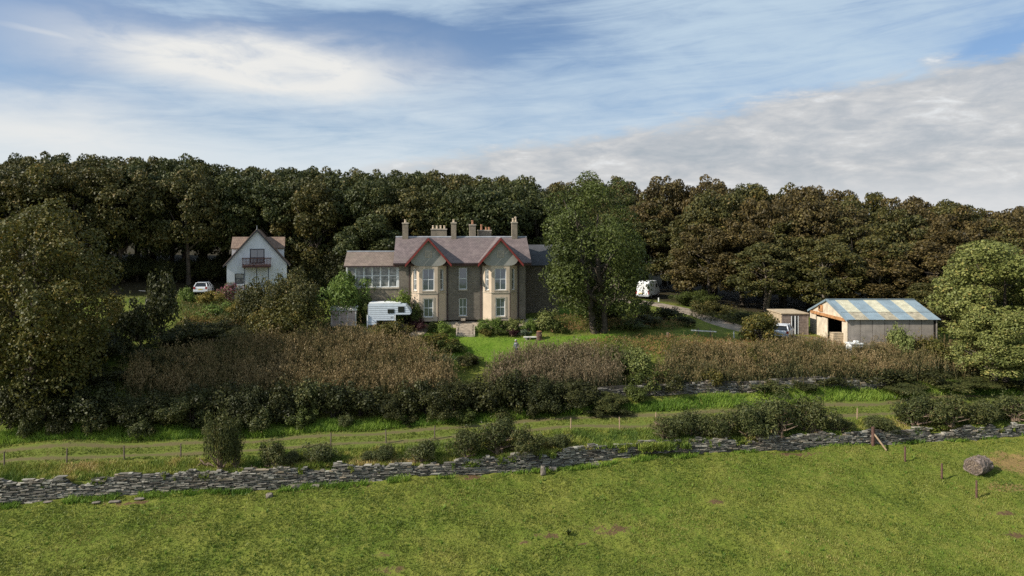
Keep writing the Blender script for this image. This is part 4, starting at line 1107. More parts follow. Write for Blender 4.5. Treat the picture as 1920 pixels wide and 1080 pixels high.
for x, s in ((1153, 'left'), (1160, 'right')):
    p = P3(x, 560, 100)
    MBo = MB().tube([(0, 0, -.2), (.02, 0, 2.0), (-.03, 0, 4.5)], [.16, .15, .12], 8).build('pale_trunk', 'bark_pale', None)
    MBo.location = (p[0], 100, G1(p[0], 100)); tag(MBo, 'pale bare tree trunk left of the white van, %s one of the pair' % s, 'trunk', 'pale trunks by the drive')

# weathered bale in the corner of the field
p = hit(1838, 890)
bm = bmesh.new(); bmesh.ops.create_cone(bm, cap_ends=True, segments=28, radius1=.68, radius2=.66, depth=1.55)
bmesh.ops.subdivide_edges(bm, edges=[e_ for e_ in bm.edges if abs(e_.verts[0].co.z - e_.verts[1].co.z) > .5], cuts=6)
rr = random.Random(4)
for v in bm.verts:
    k = 1 + rr.uniform(-.10, .08) + .05 * math.sin(v.co.z * 7); v.co.x *= k * 1.08; v.co.y *= k * .94; v.co.z += rr.uniform(-.05, .05)
me = bpy.data.meshes.new('bale'); bm.to_mesh(me); bm.free(); me.materials.append(MATS['bale'])
bale = link('round_bale', me); bale.rotation_euler = (R(90), 0, R(-58)); bale.location = (p.x, p.y + .3, p.z + .60)
rb2 = np.random.default_rng(5); dd = unit(rb2.normal(size=(1500, 3))); axis_r = np.c_[dd[:, 0] * .72, dd[:, 1] * .66, np.clip(dd[:, 2] * 1.3, -.8, .8)]
hh = unit(rb2.normal(size=(1500, 3))); ww = unit(np.cross(dd, hh)); sz_ = rb2.uniform(.05, .16, (1500, 1))
st_ = link('loose_straw', quads_mesh('loose_straw', np.stack([axis_r + hh * sz_, axis_r + ww * .012, axis_r - hh * sz_, axis_r - ww * .012], 1).reshape(-1, 3), 4, 'straw', rb2.random(1500)), bale); st_['kind'] = 'stuff'
tag(bale, 'weathered grey brown round bale lying in the corner of the field', 'bale')

# ------------------------------------------------------------------ person on the lawn
def make_person(loc, rz):
    J = {'pel': (0, 0, .92), 'spine': (0, -.02, 1.12), 'chest': (0, -.03, 1.32), 'neck': (0, -.05, 1.48), 'headb': (0, -.07, 1.57), 'head': (0, -.085, 1.67),
         'hl': (-.10, 0, .88), 'kl': (-.12, -.05, .48), 'al': (-.12, .03, .08), 'tl': (-.13, -.13, .04), 'hr': (.10, 0, .88), 'kr': (.11, .02, .48), 'ar': (.11, .08, .08), 'tr': (.12, -.08, .04),
         'sl': (-.19, -.02, 1.41), 'el': (-.27, .02, 1.13), 'wl': (-.24, -.20, 1.02), 'fl': (-.22, -.28, 1.0), 'sr': (.19, -.02, 1.41), 'er': (.27, .04, 1.13), 'wr': (.25, -.14, .98), 'fr': (.23, -.22, .95)}
    rad = {'pel': .155, 'spine': .15, 'chest': .17, 'neck': .06, 'headb': .085, 'head': .095, 'hl': .105, 'kl': .07, 'al': .05, 'tl': .045, 'hr': .105, 'kr': .07, 'ar': .05, 'tr': .045,
           'sl': .085, 'el': .062, 'wl': .04, 'fl': .035, 'sr': .085, 'er': .062, 'wr': .04, 'fr': .035}
    Ed = [('pel', 'spine'), ('spine', 'chest'), ('chest', 'neck'), ('neck', 'headb'), ('headb', 'head'), ('pel', 'hl'), ('hl', 'kl'), ('kl', 'al'), ('al', 'tl'), ('pel', 'hr'), ('hr', 'kr'), ('kr', 'ar'), ('ar', 'tr'),
          ('chest', 'sl'), ('sl', 'el'), ('el', 'wl'), ('wl', 'fl'), ('chest', 'sr'), ('sr', 'er'), ('er', 'wr'), ('wr', 'fr')]
    names = list(J); me = bpy.data.meshes.new('person_skeleton')
    me.from_pydata([J[n_] for n_ in names], [(names.index(a), names.index(b_)) for a, b_ in Ed], [])
    tmp = bpy.data.objects.new('person_skeleton', me); col.objects.link(tmp)
    tmp.modifiers.new('skin', 'SKIN')
    for i, n_ in enumerate(names):
        sv = me.skin_vertices[0].data[i]; r_ = rad[n_]; sv.radius = (r_ * (.8 if n_ in ('pel', 'spine', 'chest') else 1), r_)
        sv.use_root = n_ == 'pel'
    ss_ = tmp.modifiers.new('sub', 'SUBSURF'); ss_.levels = 2; ss_.render_levels = 2
    dg = bpy.context.evaluated_depsgraph_get()
    nm = bpy.data.meshes.new_from_object(tmp.evaluated_get(dg)); nm.name = 'body'
    bpy.data.objects.remove(tmp)
    nm.materials.clear()
    for mt in ('jacket', 'trousers', 'skin'): nm.materials.append(MATS[mt])
    for pl in nm.polygons:
        c0 = pl.center; pl.use_smooth = True
        hand = abs(c0.x) > .17 and c0.y < -.17 and c0.z < 1.06
        pl.material_index = 2 if (c0.z > 1.49 or hand) else (1 if c0.z < .86 else 0)
    root = thing('person', 'person in a dark grey jacket and pale cap standing on the lawn behind the thicket', 'person', loc, rz)
    link('body', nm, root)
    MB().tube([(0, -.075, 1.70), (0, -.08, 1.74), (0, -.08, 1.79)], [.115, .11, .05], 12).build('cap', 'cap', root, smooth=True)
    MB().box(-.07, .07, -.26, -.16, 1.70, 1.715).build('cap_brim', 'cap', root)
    MB().tube([(0, -.045, 1.56), (0, -.05, 1.69)], [.098, .112], 10).build('hair', 'hair', root, smooth=True)
    hd = MB().tube([(0, -.17, 1.63), (0, -.20, 1.60)], [.014, .02], 6).build('nose', 'skin', root)
    MB().tube([(-.09, -.14, 1.385), (0, -.19, 1.36), (.09, -.14, 1.385), (0, -.06, 1.46)], [.03, .035, .03, .03], 6).build('scarf', 'lining', root)
pp = P3(968, 668, 71.3)
make_person((pp[0], 71.3, G1(pp[0], 71.3) + .05), R(-35))

# ------------------------------------------------------------------ foliage meshes
def crown_mesh(name, seed, Rr, H, n_blob, n_leaf, leaf, mat, flat=.62, lo=-.35, br=(.26, .42), aspect=.62, upbias=.35, core=.55, top=1.0, jag=.35, flatten=1.0, sprig=0.0):
    """leaf clumps on many overlapping lobes; base of the crown at z = 0"""
    rng = np.random.default_rng(seed)
    th = np.arcsin(rng.uniform(math.sin(lo), 1, n_blob)); ph = rng.uniform(0, 2 * math.pi, n_blob) + np.arange(n_blob) * 2.4
    sh = rng.uniform(core, 1.0, n_blob) * (1 + rng.normal(0, jag * .18, n_blob))
    s1, s2 = rng.uniform(0, 6.28, 2); sh = sh * (1 + jag * .35 * (np.sin(2 * ph + s1) * np.cos(th) + .7 * np.sin(3 * ph + s2 + 2 * th)))
    rb = rng.uniform(br[0], br[1], n_blob) * Rr
    cx = np.cos(th) * np.cos(ph) * (Rr - rb * .55) * sh; cy = np.cos(th) * np.sin(ph) * (Rr - rb * .55) * sh
    zc = H * (-math.sin(lo)) / (1 - math.sin(lo)); zr = H - zc
    sth = np.where(th > 0, np.abs(np.sin(th)) ** flatten, np.sin(th))
    cz_ = zc + sth * np.where(th > 0, zr - rb * flat, zc) * sh * top
    wgt = rb ** 2; k = rng.choice(n_blob, n_leaf, p=wgt / wgt.sum())
    d = rng.normal(size=(n_leaf, 3)); d[:, 2] += upbias; d = unit(d)
    rad = rb[k] * (1 - np.abs(rng.normal(0, .15, n_leaf)) + rng.uniform(0, .10, n_leaf))
    P = np.c_[cx[k], cy[k], cz_[k]] + d * rad[:, None] * np.array([1, 1, flat])
    if sprig:
        e_ = rng.random(n_leaf) < sprig; P[e_] += d[e_] * (rb[k][e_] * rng.uniform(.1, .75, e_.sum()))[:, None] + np.c_[np.zeros((e_.sum(), 2)), rb[k][e_] * rng.uniform(0, .35, e_.sum())]
    P[:, 2] = np.maximum(P[:, 2], .02 * H)
    Nn = unit(d * .8 + rng.normal(size=(n_leaf, 3)) * .55 + np.array([0, 0, .25]))
    rr_ = np.percentile(np.hypot(P[:, 0], P[:, 1]), 98); P[:, :2] *= Rr / rr_
    zt_ = np.percentile(P[:, 2], 99.3); P[:, 2] *= H / zt_
    size = leaf * rng.uniform(.6, 1.35, n_leaf)
    blobt = rng.uniform(-.16, .16, n_blob)
    tint = np.clip(rng.beta(2.2, 2.6, n_leaf) + blobt[k], 0, 1)
    return quads_mesh(name, leaf_quads(P, Nn, size, rng, aspect), 4, mat, tint)
def trunk_mesh(name, seed, H, r0, limbs, spread, fork=.35, mat='bark', stems=1):
    rng = random.Random(seed); m_ = MB()
    for s in range(stems):
        ox, oy = (rng.uniform(-1, 1) * r0 * 2.2 * (stems > 1), rng.uniform(-1, 1) * r0 * 2 * (stems > 1))
        lx, ly = (rng.uniform(-.12, .12) * H, rng.uniform(-.08, .08) * H)
        P = [(ox + lx * t_ + math.sin(t_ * 5 + seed) * r0 * .7, oy + ly * t_, H * .85 * t_) for t_ in np.linspace(0, 1, 7)]
        m_.tube([(P[0][0], P[0][1], -.6)] + P, [r0 * 1.35] + [r0 * (1.15 - .95 * t_) for t_ in np.linspace(0, 1, 7)], 8)
        for i in range(limbs):
            t_ = rng.uniform(fork, .85); j = int(t_ * 6); b0 = Vector(P[j]).lerp(Vector(P[min(j + 1, 6)]), t_ * 6 - j)
            a = rng.uniform(0, 6.28) + i * 2.4; ln = spread * rng.uniform(.6, 1.0) * (1.15 - t_ * .5)
            e = b0 + Vector((math.cos(a) * ln, math.sin(a) * ln, H * rng.uniform(.10, .28)))
            md = b0.lerp(e, .5) + Vector((rng.uniform(-.1, .1) * ln, rng.uniform(-.1, .1) * ln, -.05 * ln))
            rr_ = r0 * (.62 - .4 * t_)
            m_.tube([b0, md, e], [rr_, rr_ * .7, rr_ * .2], 6)
            for q in range(2):
                e2 = md + Vector((rng.uniform(-.5, .5) * ln, rng.uniform(-.5, .5) * ln, rng.uniform(.1, .5) * ln))
                m_.tube([md, e2], [rr_ * .45, rr_ * .12], 5, cap=False)
    me = bpy.data.meshes.new(name); me.from_pydata(m_.v, [], m_.f); me.materials.append(MATS[mat])
    for p_ in me.polygons: p_.use_smooth = True
    return me
def plant(name, label, cat, loc, crown, cmat, cscale, cbase=0.0, trunk=None, tscale=(1, 1, 1), rz=0.0, group=None, foliage='crown', stem='trunk'):
    o = thing(name, label, cat, loc, rz, group)
    c_ = link(foliage, crown, o); c_.location = (0, 0, cbase); c_.scale = cscale; setmat(c_, cmat)
    if trunk is not None:
        t_ = link(stem, trunk, o); t_.scale = tscale
    return o
rnd = random.Random(7)
WOODC = [crown_mesh('crown', 20 + i, 5.0, 9.0, 120, 17000, .15, 'leaf_sycamore', flat=.55 + .06 * (i % 3), lo=-.45 - .06 * (i % 3), br=(.12, .24), core=.78, flatten=.7, jag=.2) for i in range(7)]
SKIRTC = [crown_mesh('crown', 40 + i, 5.0, 11.0, 120, 18000, .15, 'leaf_olive', flat=.55, lo=-.75, br=(.12, .24), core=.75, flatten=.8, jag=.3) for i in range(4)]
WOODT = [trunk_mesh('trunk', 60 + i, 13.0, .30, 7, 3.6, fork=.30, stems=1 + (i % 2)) for i in range(6)]
PALET = trunk_mesh('trunk', 71, 13.0, .27, 6, 3.6, fork=.25, mat='bark_pale', stems=2)

# ------------------------------------------------------------------ the wood behind the houses
SKX = [-200, 0, 150, 330, 370, 480, 560, 700, 830, 960, 1040, 1130, 1180, 1260, 1360, 1480, 1520, 1600, 1650, 1720, 1790, 1860, 1960, 2150]
SKY = [286, 292, 294, 296, 300, 316, 316, 324, 322, 336, 339, 336, 331, 335, 337, 350, 344, 358, 362, 368, 372, 392, 384, 390]
def landmark(px):
    for lim, s in ((140, 'above the golden tree'), (400, 'left of the silver car'), (560, 'behind the white gabled house'), (720, 'above the sunroom wing'),
                   (880, 'above the left bay'), (1010, 'above the right bay'), (1230, 'behind the tall green ash'), (1400, 'right of the white van'), (1580, 'behind the timber hut'),
                   (1760, 'behind the striped shed roof'), (9999, 'above the pale sycamore')):
        if px < lim: return s
front = [-62, -54, -47.5, -41, -34, -24, -17, -10, -3, 4]                      # X of the tall left front row
trees_w = []
def front_Y(X): return float(np.interp(X, [-70, -55, -42, -30, -20, -8, 2, 8, 18, 23, 28, 35, 45, 60, 75], [90, 95, 101, 104, 103, 101, 104, 114, 119, 110, 100, 93, 91, 88, 86]))
for row, (off, sp_r, nm) in enumerate(((0, 6.2, 'front'), (5.0, 6.0, 'second'), (10.5, 6.0, 'third'), (16.5, 6.0, 'skyline'), (23, 6.4, 'skyline'))):
    X = -82 + row * 2.3
    while X < 84:
        Xj = X + rnd.uniform(-1.1, 1.1); Y = front_Y(Xj) + off + rnd.uniform(-1.6, 1.6)
        trees_w.append((Xj, Y, row, nm)); X += sp_r * rnd.uniform(.85, 1.15)
cnt = {}
trees_w.sort(key=lambda q: q[0] / q[1])
for (X, Y, row, nm) in trees_w:
    px = 960 + F * X / Y
    if px < -330 or px > 2120: continue
    gz = G1(X, Y)
    lim = CZ + (HZ - float(np.interp(px, SKX, SKY))) / F * Y
    left = px < 1000
    ff = ((.84, .93), (.90, .96), (.94, .985), (.96, 1.0), (.965, 1.0))[row] if left else ((.46, .66), (.66, .78), (.80, .90), (.91, .97), (.965, 1.0))[row]
    h = (lim - gz) * rnd.uniform(*ff)
    if 400 < px < 480 and row < 2: h *= .97
    h = max(h, 6.0)
    skirt = (px > 1180 and row < 2) or (500 < px < 620 and row == 0)
    if skirt:
        cm = rnd.choice(SKIRTC); cb = h * .10; ch_ = (h - cb) / 11.0
    else:
        cm = rnd.choice(WOODC); cb = h * ((rnd.uniform(.22, .32) if row == 0 else rnd.uniform(.03, .14)) if left else rnd.uniform(.10, .24)); ch_ = (h - cb) / 9.0
    rw_ = rnd.uniform(1.0, 1.25)
    if px < 420: mat = rnd.choice(['leaf_sycamore', 'leaf_sycamore', 'leaf_olive'])
    elif px < 1000: mat = rnd.choice(['leaf_sycamore', 'leaf_olive', 'leaf_sycamore'])
    else: mat = rnd.choice(['leaf_olive', 'leaf_russet', 'leaf_russet', 'leaf_olive'])
    tone = {'leaf_sycamore': 'dark green', 'leaf_olive': 'olive green', 'leaf_russet': 'russet brown'}[mat]
    key = (tone, nm, landmark(px)); cnt[key] = cnt.get(key, 0) + 1
    ordw = ['', 'second ', 'third ', 'fourth ', 'fifth ', 'sixth ', 'seventh ', 'eighth ', 'ninth '][min(cnt[key] - 1, 8)]
    lab = '%s%s woodland tree in the %s row %s' % (ordw, tone, nm, landmark(px))
    plant('sycamore_tree', lab, 'tree', (X, Y, gz - .1), cm, mat, (rw_, rw_, ch_), cb,
          PALET if (px > 1400 and row == 0) else rnd.choice(WOODT), (1, 1, h * .9 / 13.0), rnd.uniform(0, 6.28), 'trees of the wood behind the houses')

# ------------------------------------------------------------------ single trees
def tree_px(name, label, px, ytop, D, Rr, cbase_frac, crown, cmat, cR, cH, trunk, tH, rz=0.0, sq=1.0, group=None):
    X = (px - 960) / F * D; gz = G1(X, D); top = CZ - (ytop - HZ) / F * D; h = top - gz
    cb = h * cbase_frac
    return plant(name, label, 'tree', (X, D, gz - .05), crown, cmat, (Rr / cR, Rr / cR * sq, (h - cb) / cH), cb, trunk, (1, 1, h * .9 / tH), rz, group)
ashc = crown_mesh('crown', 201, 6.2, 14.0, 110, 42000, .13, 'leaf_ash', flat=.75, lo=-1.0, br=(.13, .28), aspect=.42, core=.66, jag=.4)
asht = trunk_mesh('trunk', 202, 15.0, .42, 9, 4.5, fork=.2, stems=2)
tree_px('ash_tree', 'tall dark green ash on the grass right of the stone house', 1119, 333, 76.0, 7.0, .03, ashc, 'leaf_ash', 6.2, 14.0, asht, 15.0)
ivy = crown_mesh('ivy', 203, .75, 3.6, 18, 1600, .11, 'leaf_dark', flat=1.6, lo=-.9, br=(.4, .6))
p = P3(1119, 617, 76)
o = link('ivy_growth', ivy); o.location = (p[0], 75.9, G1(p[0], 76) - .1); tag(o, 'dark ivy clothing the trunk of the tall ash', 'ivy')
bigc = crown_mesh('crown', 204, 7.0, 16.0, 170, 60000, .125, 'leaf_golden', flat=.8, lo=-1.0, br=(.11, .24), core=.58, jag=.5, sprig=.08)
bigt = trunk_mesh('trunk', 205, 15.0, .40, 9, 5.0, fork=.15, stems=3)
tree_px('sycamore_tree', 'big golden green sycamore filling the left edge above the track', 62, 385, 59.5, 7.0, .0, bigc, 'leaf_golden', 7.0, 16.0, bigt, 15.0)
tree_px('sycamore_tree', 'dark broad sycamore cut by the left edge behind the golden one', -120, 420, 66, 7.5, .10, bigc, 'leaf_sycamore', 7.0, 16.0, bigt, 15.0, 2.0)
litc = crown_mesh('crown', 206, 5.5, 11.0, 90, 30000, .135, 'leaf_light', flat=.55, lo=-.8, br=(.16, .30), core=.62, jag=.4)
litt = trunk_mesh('trunk', 207, 10.0, .3, 8, 3.6, fork=.15, stems=2)
tree_px('sycamore_tree', 'pale green sunlit sycamore at the right edge behind the shed end', 1872, 455, 71.5, 6.3, .04, litc, 'leaf_light', 5.5, 11.0, litt, 10.0)
tree_px('sycamore_tree', 'yellowing low sycamore in front of the pale one at the right edge', 1868, 585, 67.6, 4.4, .02, litc, 'leaf_light', 5.5, 11.0, litt, 10.0, 1.3)
tree_px('sycamore_tree', 'pale leafy tree rising behind the right end of the striped shed', 1770, 520, 84, 4.2, .05, litc, 'leaf_olive', 5.5, 11.0, litt, 10.0, 2.3)
rndc = crown_mesh('crown', 208, 4.6, 12.0, 70, 17000, .165, 'leaf_olive', flat=.7, lo=-.85, br=(.18, .30), core=.66)
tree_px('sycamore_tree', 'rounded olive tree just right of the white gabled house', 585, 348, 99, 5.2, .05, rndc, 'leaf_olive', 4.6, 12.0, WOODT[1], 13.0)
tree_px('sycamore_tree', 'bushy dark tree directly behind the sunroom roof', 690, 405, 93, 4.6, .05, rndc, 'leaf_sycamore', 4.6, 12.0, WOODT[2], 13.0, 1.0)
tree_px('sycamore_tree', 'leafy dark tree between the ash and the white van', 1150, 415, 116, 4.6, .2, rndc, 'leaf_sycamore', 4.6, 12.0, WOODT[3], 13.0, 2.0)
tree_px('sycamore_tree', 'bushy olive tree overhanging the white van from the right', 1296, 455, 106, 4.2, .04, rndc, 'leaf_olive', 4.6, 12.0, WOODT[4], 13.0, 3.0)
smallc = crown_mesh('crown', 209, 2.2, 3.4, 34, 5200, .11, 'leaf_golden', flat=.7, lo=-.9, br=(.22, .36), core=.6, jag=.6)
smallt = trunk_mesh('trunk', 210, 3.2, .09, 6, 1.3, fork=.1, stems=3)
tree_px('small_tree', 'small round yellowing tree in front of the hut', 1425, 586, 73.2, 2.25, .05, smallc, 'leaf_golden', 2.2, 3.4, smallt, 3.2)

# ------------------------------------------------------------------ garden shrubs
SHR = [crown_mesh('foliage', 300 + i, 1.8, 2.4, 34, 5000, .085, 'leaf_olive', flat=.8, lo=-.8, br=(.16, .36), core=.5, jag=1.1, sprig=.16) for i in range(5)]
BIGS = [crown_mesh('foliage', 310 + i, 4.0, 5.0, 80, 18000, .10, 'leaf_olive', flat=.8, lo=-.8, br=(.12, .26), core=.6, jag=.6, sprig=.14) for i in range(2)]
FEATH = [crown_mesh('foliage', 320 + i, 1.8, 2.4, 30, 4200, .12, 'leaf_bright', flat=1.3, lo=-.7, br=(.16, .30), aspect=.25, upbias=.6, core=.6, jag=.6) for i in range(2)]
STEMS = [trunk_mesh('stems', 330 + i, 2.0, .045, 5, .9, fork=.05, stems=4) for i in range(3)]
def shrub(px, ytop, D, wpx, mat, label, name='shrub', kind=0, group=None, sink=.1, cat='shrub', sq=1.0):
    X = (px - 960) / F * D; gz = G1(X, D); top = CZ - (ytop - HZ) / F * D
    h = max(.6, top - gz); Rr = wpx / 2 / F * D
    c_ = (SHR[rnd.randrange(5)] if kind == 0 else FEATH[rnd.randrange(2)])
    bR, bH = 1.8, 2.4
    if kind == 0 and Rr > 2.9: c_ = BIGS[rnd.randrange(2)]; bR, bH = 4.0, 5.0
    return plant(name, label, cat, (X, D, gz - sink), c_, mat, (Rr / bR, Rr / bR * sq, (h + sink) / bH), 0.0, STEMS[rnd.randrange(3)], (Rr / 1.6, Rr / 1.6, h * .8 / 2.0), rnd.uniform(0, 6.28), group, 'foliage', 'stems')
for a in [
    (492, 526, 74.5, 110, 'leaf_olive', 'left half of the large olive willow below the white house', 'willow_shrub', 0),
    (553, 510, 73.5, 142, 'leaf_olive', 'right, taller half of the large olive willow below the white house', 'willow_shrub', 0),
    (540, 560, 71.0, 150, 'leaf_golden', 'lower skirt of the large olive willow, facing the thicket', 'willow_shrub', 0),
    (650, 513, 75.9, 104, 'leaf_bright', 'feathery bright green bush under the sunroom windows', 'feathery_shrub', 1),
    (684, 560, 75.6, 50, 'leaf_ash', 'dark green bush between the garden shed and the camper', 'shrub', 0),
    (752, 547, 76.2, 66, 'leaf_bright', 'bright green bush behind the camper against the left bay', 'shrub', 0),
    (780, 570, 75.9, 34, 'leaf_ash', 'dark green bush at the corner of the left bay', 'shrub', 0),
    (783, 597, 75.2, 44, 'leaf_purple', 'dark purple bush right of the camper', 'shrub', 0),
    (738, 604, 72.4, 78, 'leaf_golden', 'yellow green bush below the camper', 'shrub', 0),
    (690, 622, 72.0, 70, 'leaf_thicket', 'brown fading bush left of the yellow green one below the camper', 'shrub', 0),
    (832, 603, 75.4, 48, 'leaf_bright', 'light green bush left of the stone steps', 'shrub', 0),
    (806, 603, 76.2, 50, 'leaf_light', 'pale spiky flowering bush below the left bay window', 'shrub', 1),
    (818, 626, 72.0, 80, 'leaf_golden', 'mixed golden bush at the left side of the lawn', 'shrub', 0),
    (850, 636, 71.6, 60, 'leaf_ash', 'leafy green bush on the left lawn edge', 'shrub', 0),
    (880, 664, 69.6, 70, 'leaf_dark', 'low dark bush at the front corner of the lawn', 'shrub', 0),
    (790, 680, 68.2, 70, 'leaf_olive', 'olive bush behind the spiky flax', 'shrub', 0),
    (905, 599, 76.2, 36, 'leaf_bright', 'first low green mound right of the stone steps', 'shrub', 0),
    (932, 597, 76.3, 44, 'leaf_bright', 'second low green mound right of the stone steps', 'shrub', 0),
    (962, 598, 76.4, 48, 'leaf_light', 'pale green mound below the right bay', 'shrub', 0),
    (992, 599, 76.3, 40, 'leaf_bright', 'green mound at the right corner of the house', 'shrub', 0),
    (910, 616, 75.5, 34, 'leaf_golden', 'golden fringe plant at the foot of the flower bank', 'shrub', 0),
    (938, 617, 75.6, 38, 'leaf_ash', 'dark leafy plant at the foot of the flower bank', 'shrub', 0),
    (966, 618, 75.6, 32, 'leaf_purple', 'purplish plant at the foot of the flower bank', 'shrub', 0),
    (982, 621, 75.5, 30, 'leaf_greygreen', 'grey green plant next to the pale slab', 'shrub', 0),
    (1024, 582, 76.8, 58, 'leaf_light', 'yellow green hydrangea bush right of the house corner', 'shrub', 0),
    (1048, 600, 76.2, 44, 'leaf_ash', 'dark green bush right of the hydrangea', 'shrub', 0),
    (303, 515, 70.5, 84, 'leaf_dark', 'tall dark elder left of the garden slope', 'elder_shrub', 0),
    (262, 560, 68.0, 80, 'leaf_dark', 'dark elder lower down left of the garden slope', 'elder_shrub', 0),
    (345, 600, 68.5, 70, 'leaf_dark', 'dark bush below the yellow garden plants', 'elder_shrub', 0),
    (432, 531, 86.0, 52, 'leaf_flower', 'pink flowering bush below the white house window', 'flowering_shrub', 1),
    (390, 546, 84.5, 56, 'leaf_yellow', 'yellow flowering bush in front of the silver car', 'flowering_shrub', 0),
    (350, 541, 84.0, 40, 'leaf_bright', 'bright green bush left of the silver car', 'shrub', 0),
    (400, 570, 79.5, 74, 'leaf_bright', 'big leaved light green bush on the garden slope', 'shrub', 0),
    (368, 592, 77.0, 42, 'leaf_yellow', 'orange yellow plant at the low end of the garden slope', 'flowering_shrub', 0),
    (448, 570, 80.0, 56, 'leaf_yellow', 'yellow flower clump beside the willow', 'flowering_shrub', 0),
    (420, 590, 76.0, 70, 'leaf_golden', 'golden weeds in front of the light green bush', 'shrub', 0),
    (212, 553, 77.0, 46, 'leaf_yellow', 'yellow topped bush in the shade right of the golden tree', 'shrub', 0),
    (230, 585, 73.0, 76, 'leaf_olive', 'olive bush below the yellow topped one', 'shrub', 0),
    (200, 625, 66.0, 130, 'leaf_dark', 'broad dark bush behind the golden tree foot', 'shrub', 0),
    (1152, 572, 80, 64, 'leaf_dark', 'dark bush right of the ash trunk', 'shrub', 0),
    (1190, 562, 84.0, 66, 'leaf_ash', 'green bush below the drive near the van', 'shrub', 0),
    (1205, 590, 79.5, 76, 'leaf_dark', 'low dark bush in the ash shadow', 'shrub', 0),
    (1246, 576, 83.5, 72, 'leaf_dark', 'dark bush left of the drive', 'shrub', 0),
    (1284, 592, 81.0, 60, 'leaf_dark', 'smaller dark bush left of the drive bend', 'shrub', 0),
    (1176, 600, 77.5, 76, 'leaf_ash', 'mid green bush on the bank below the dark ones', 'shrub', 0),
    (1300, 545, 97.0, 80, 'leaf_ash', 'green bush on the bank right of the white van', 'shrub', 0),
    (1340, 565, 91.0, 80, 'leaf_olive', 'olive bush on the verge above the drive', 'shrub', 0),
    (1390, 585, 86.0, 70, 'leaf_dark', 'dark bush on the verge near the drive end', 'shrub', 0),
    (1188, 652, 68.0, 84, 'leaf_light', 'leafy green bush in the gap between the two brown thickets', 'shrub', 0),
    (1150, 648, 68.0, 60, 'leaf_ash', 'green bush at the right end of the middle thicket', 'shrub', 0),
    (1215, 690, 65.6, 84, 'leaf_ash', 'dark leafy bush below the gap between thickets', 'shrub', 0),
    (1262, 700, 65.3, 70, 'leaf_dark', 'dark bush hanging over the retaining wall', 'shrub', 0),
    (1410, 655, 68.2, 44, 'leaf_golden', 'golden sapling sticking out of the right thicket below the hut', 'sapling', 0),
    (1440, 672, 67.6, 80, 'leaf_dark', 'dark bush in a hollow of the right thicket', 'shrub', 0),
    (1606, 668, 68.2, 38, 'leaf_golden', 'golden sapling in the right thicket below the shed corner', 'sapling', 0),
    (1688, 612, 70.4, 62, 'leaf_light', 'tall pale sapling in front of the shed wall', 'sapling', 0),
    (1740, 634, 69.8, 70, 'leaf_golden', 'yellowing bush at the right end of the shed wall', 'shrub', 0),
    (1790, 640, 69.0, 80, 'leaf_light', 'pale green bush between the shed and the right edge trees', 'shrub', 0),
    (1560, 702, 66.8, 90, 'leaf_dark', 'dark bush on the retaining wall below the shed', 'shrub', 0),
    (1660, 690, 67.0, 110, 'leaf_dark', 'broad dark bush below the shed right half', 'shrub', 0),
    (1740, 690, 67.2, 90, 'leaf_dark', 'dark bush under the yellowing bush', 'shrub', 0),
    (1810, 705, 67.2, 120, 'leaf_gorse', 'green bramble mound under the right edge trees', 'shrub', 0),
    (1900, 710, 66.8, 100, 'leaf_dark', 'dark bramble mound at the right edge', 'shrub', 0),
    (1190, 722, 64.3, 70, 'leaf_ash', 'low green bush in front of the left end of the retaining wall', 'shrub', 0),
    (1440, 712, 65.8, 100, 'leaf_gorse', 'green bush in front of the retaining wall right of its bare stretch', 'shrub', 0),
    (1505, 716, 66.0, 80, 'leaf_dark', 'dark bush in front of the retaining wall below the hut', 'shrub', 0),
    (1690, 715, 66.2, 120, 'leaf_gorse', 'wide green bush in front of the retaining wall below the shed', 'shrub', 0),
    (1775, 718, 66.5, 110, 'leaf_gorse', 'wide green bush left of the green bramble mound', 'shrub', 0),
    (1330, 690, 66.2, 60, 'leaf_golden', 'tawny tuft hanging over the bare stretch of retaining wall', 'shrub', 0)]:
    shrub(*a)
# dark bushes along the foot of the bank behind the track
TENS = ['', 'twenty-', 'thirty-', 'forty-']; ONES = ['first', 'second', 'third', 'fourth', 'fifth', 'sixth', 'seventh', 'eighth', 'ninth']
ORD = ['zeroth'] + ONES + ['tenth', 'eleventh', 'twelfth', 'thirteenth', 'fourteenth', 'fifteenth', 'sixteenth', 'seventeenth', 'eighteenth', 'nineteenth']
for tn, tw in (('twenty', 'twentieth'), ('thirty', 'thirtieth'), ('forty', 'fortieth')): ORD += [tw] + [tn + '-' + q for q in ONES]
x = 20; k = 0
while x < 1175:
    D = float(np.interp(x, [0, 250, 480, 700, 960, 1160], [56.7, 57.6, 58.9, 60.6, 61.9, 62.9]))
    w = rnd.uniform(90, 140)
    yt = float(np.interp(x, [0, 150, 250, 400, 560, 700, 800, 900, 960, 1060, 1170], [730, 730, 728, 735, 722, 735, 728, 700, 690, 712, 742])) + rnd.uniform(-16, 14)
    mt = rnd.choice(['leaf_dark', 'leaf_dark', 'leaf_gorse', 'leaf_dark'])
    side = 'under the golden tree' if x < 240 else ('below the left brown thicket' if x < 760 else ('below the spiky flax' if x < 890 else 'below the middle brown thicket'))
    k += 1
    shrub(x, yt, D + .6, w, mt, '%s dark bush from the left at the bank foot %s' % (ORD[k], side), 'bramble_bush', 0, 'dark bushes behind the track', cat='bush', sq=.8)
    if rnd.random() < .85:
        k += 1
        shrub(x + rnd.uniform(20, 40), yt + rnd.uniform(38, 58), D - .55, rnd.uniform(45, 80), rnd.choice(['leaf_gorse', 'leaf_ash', 'leaf_gorse', 'leaf_dark']), '%s bush from the left, low and green on the verge %s' % (ORD[k], side), 'bramble_bush', 0, 'dark bushes behind the track', cat='bush')
    x += w * rnd.uniform(.40, .54)
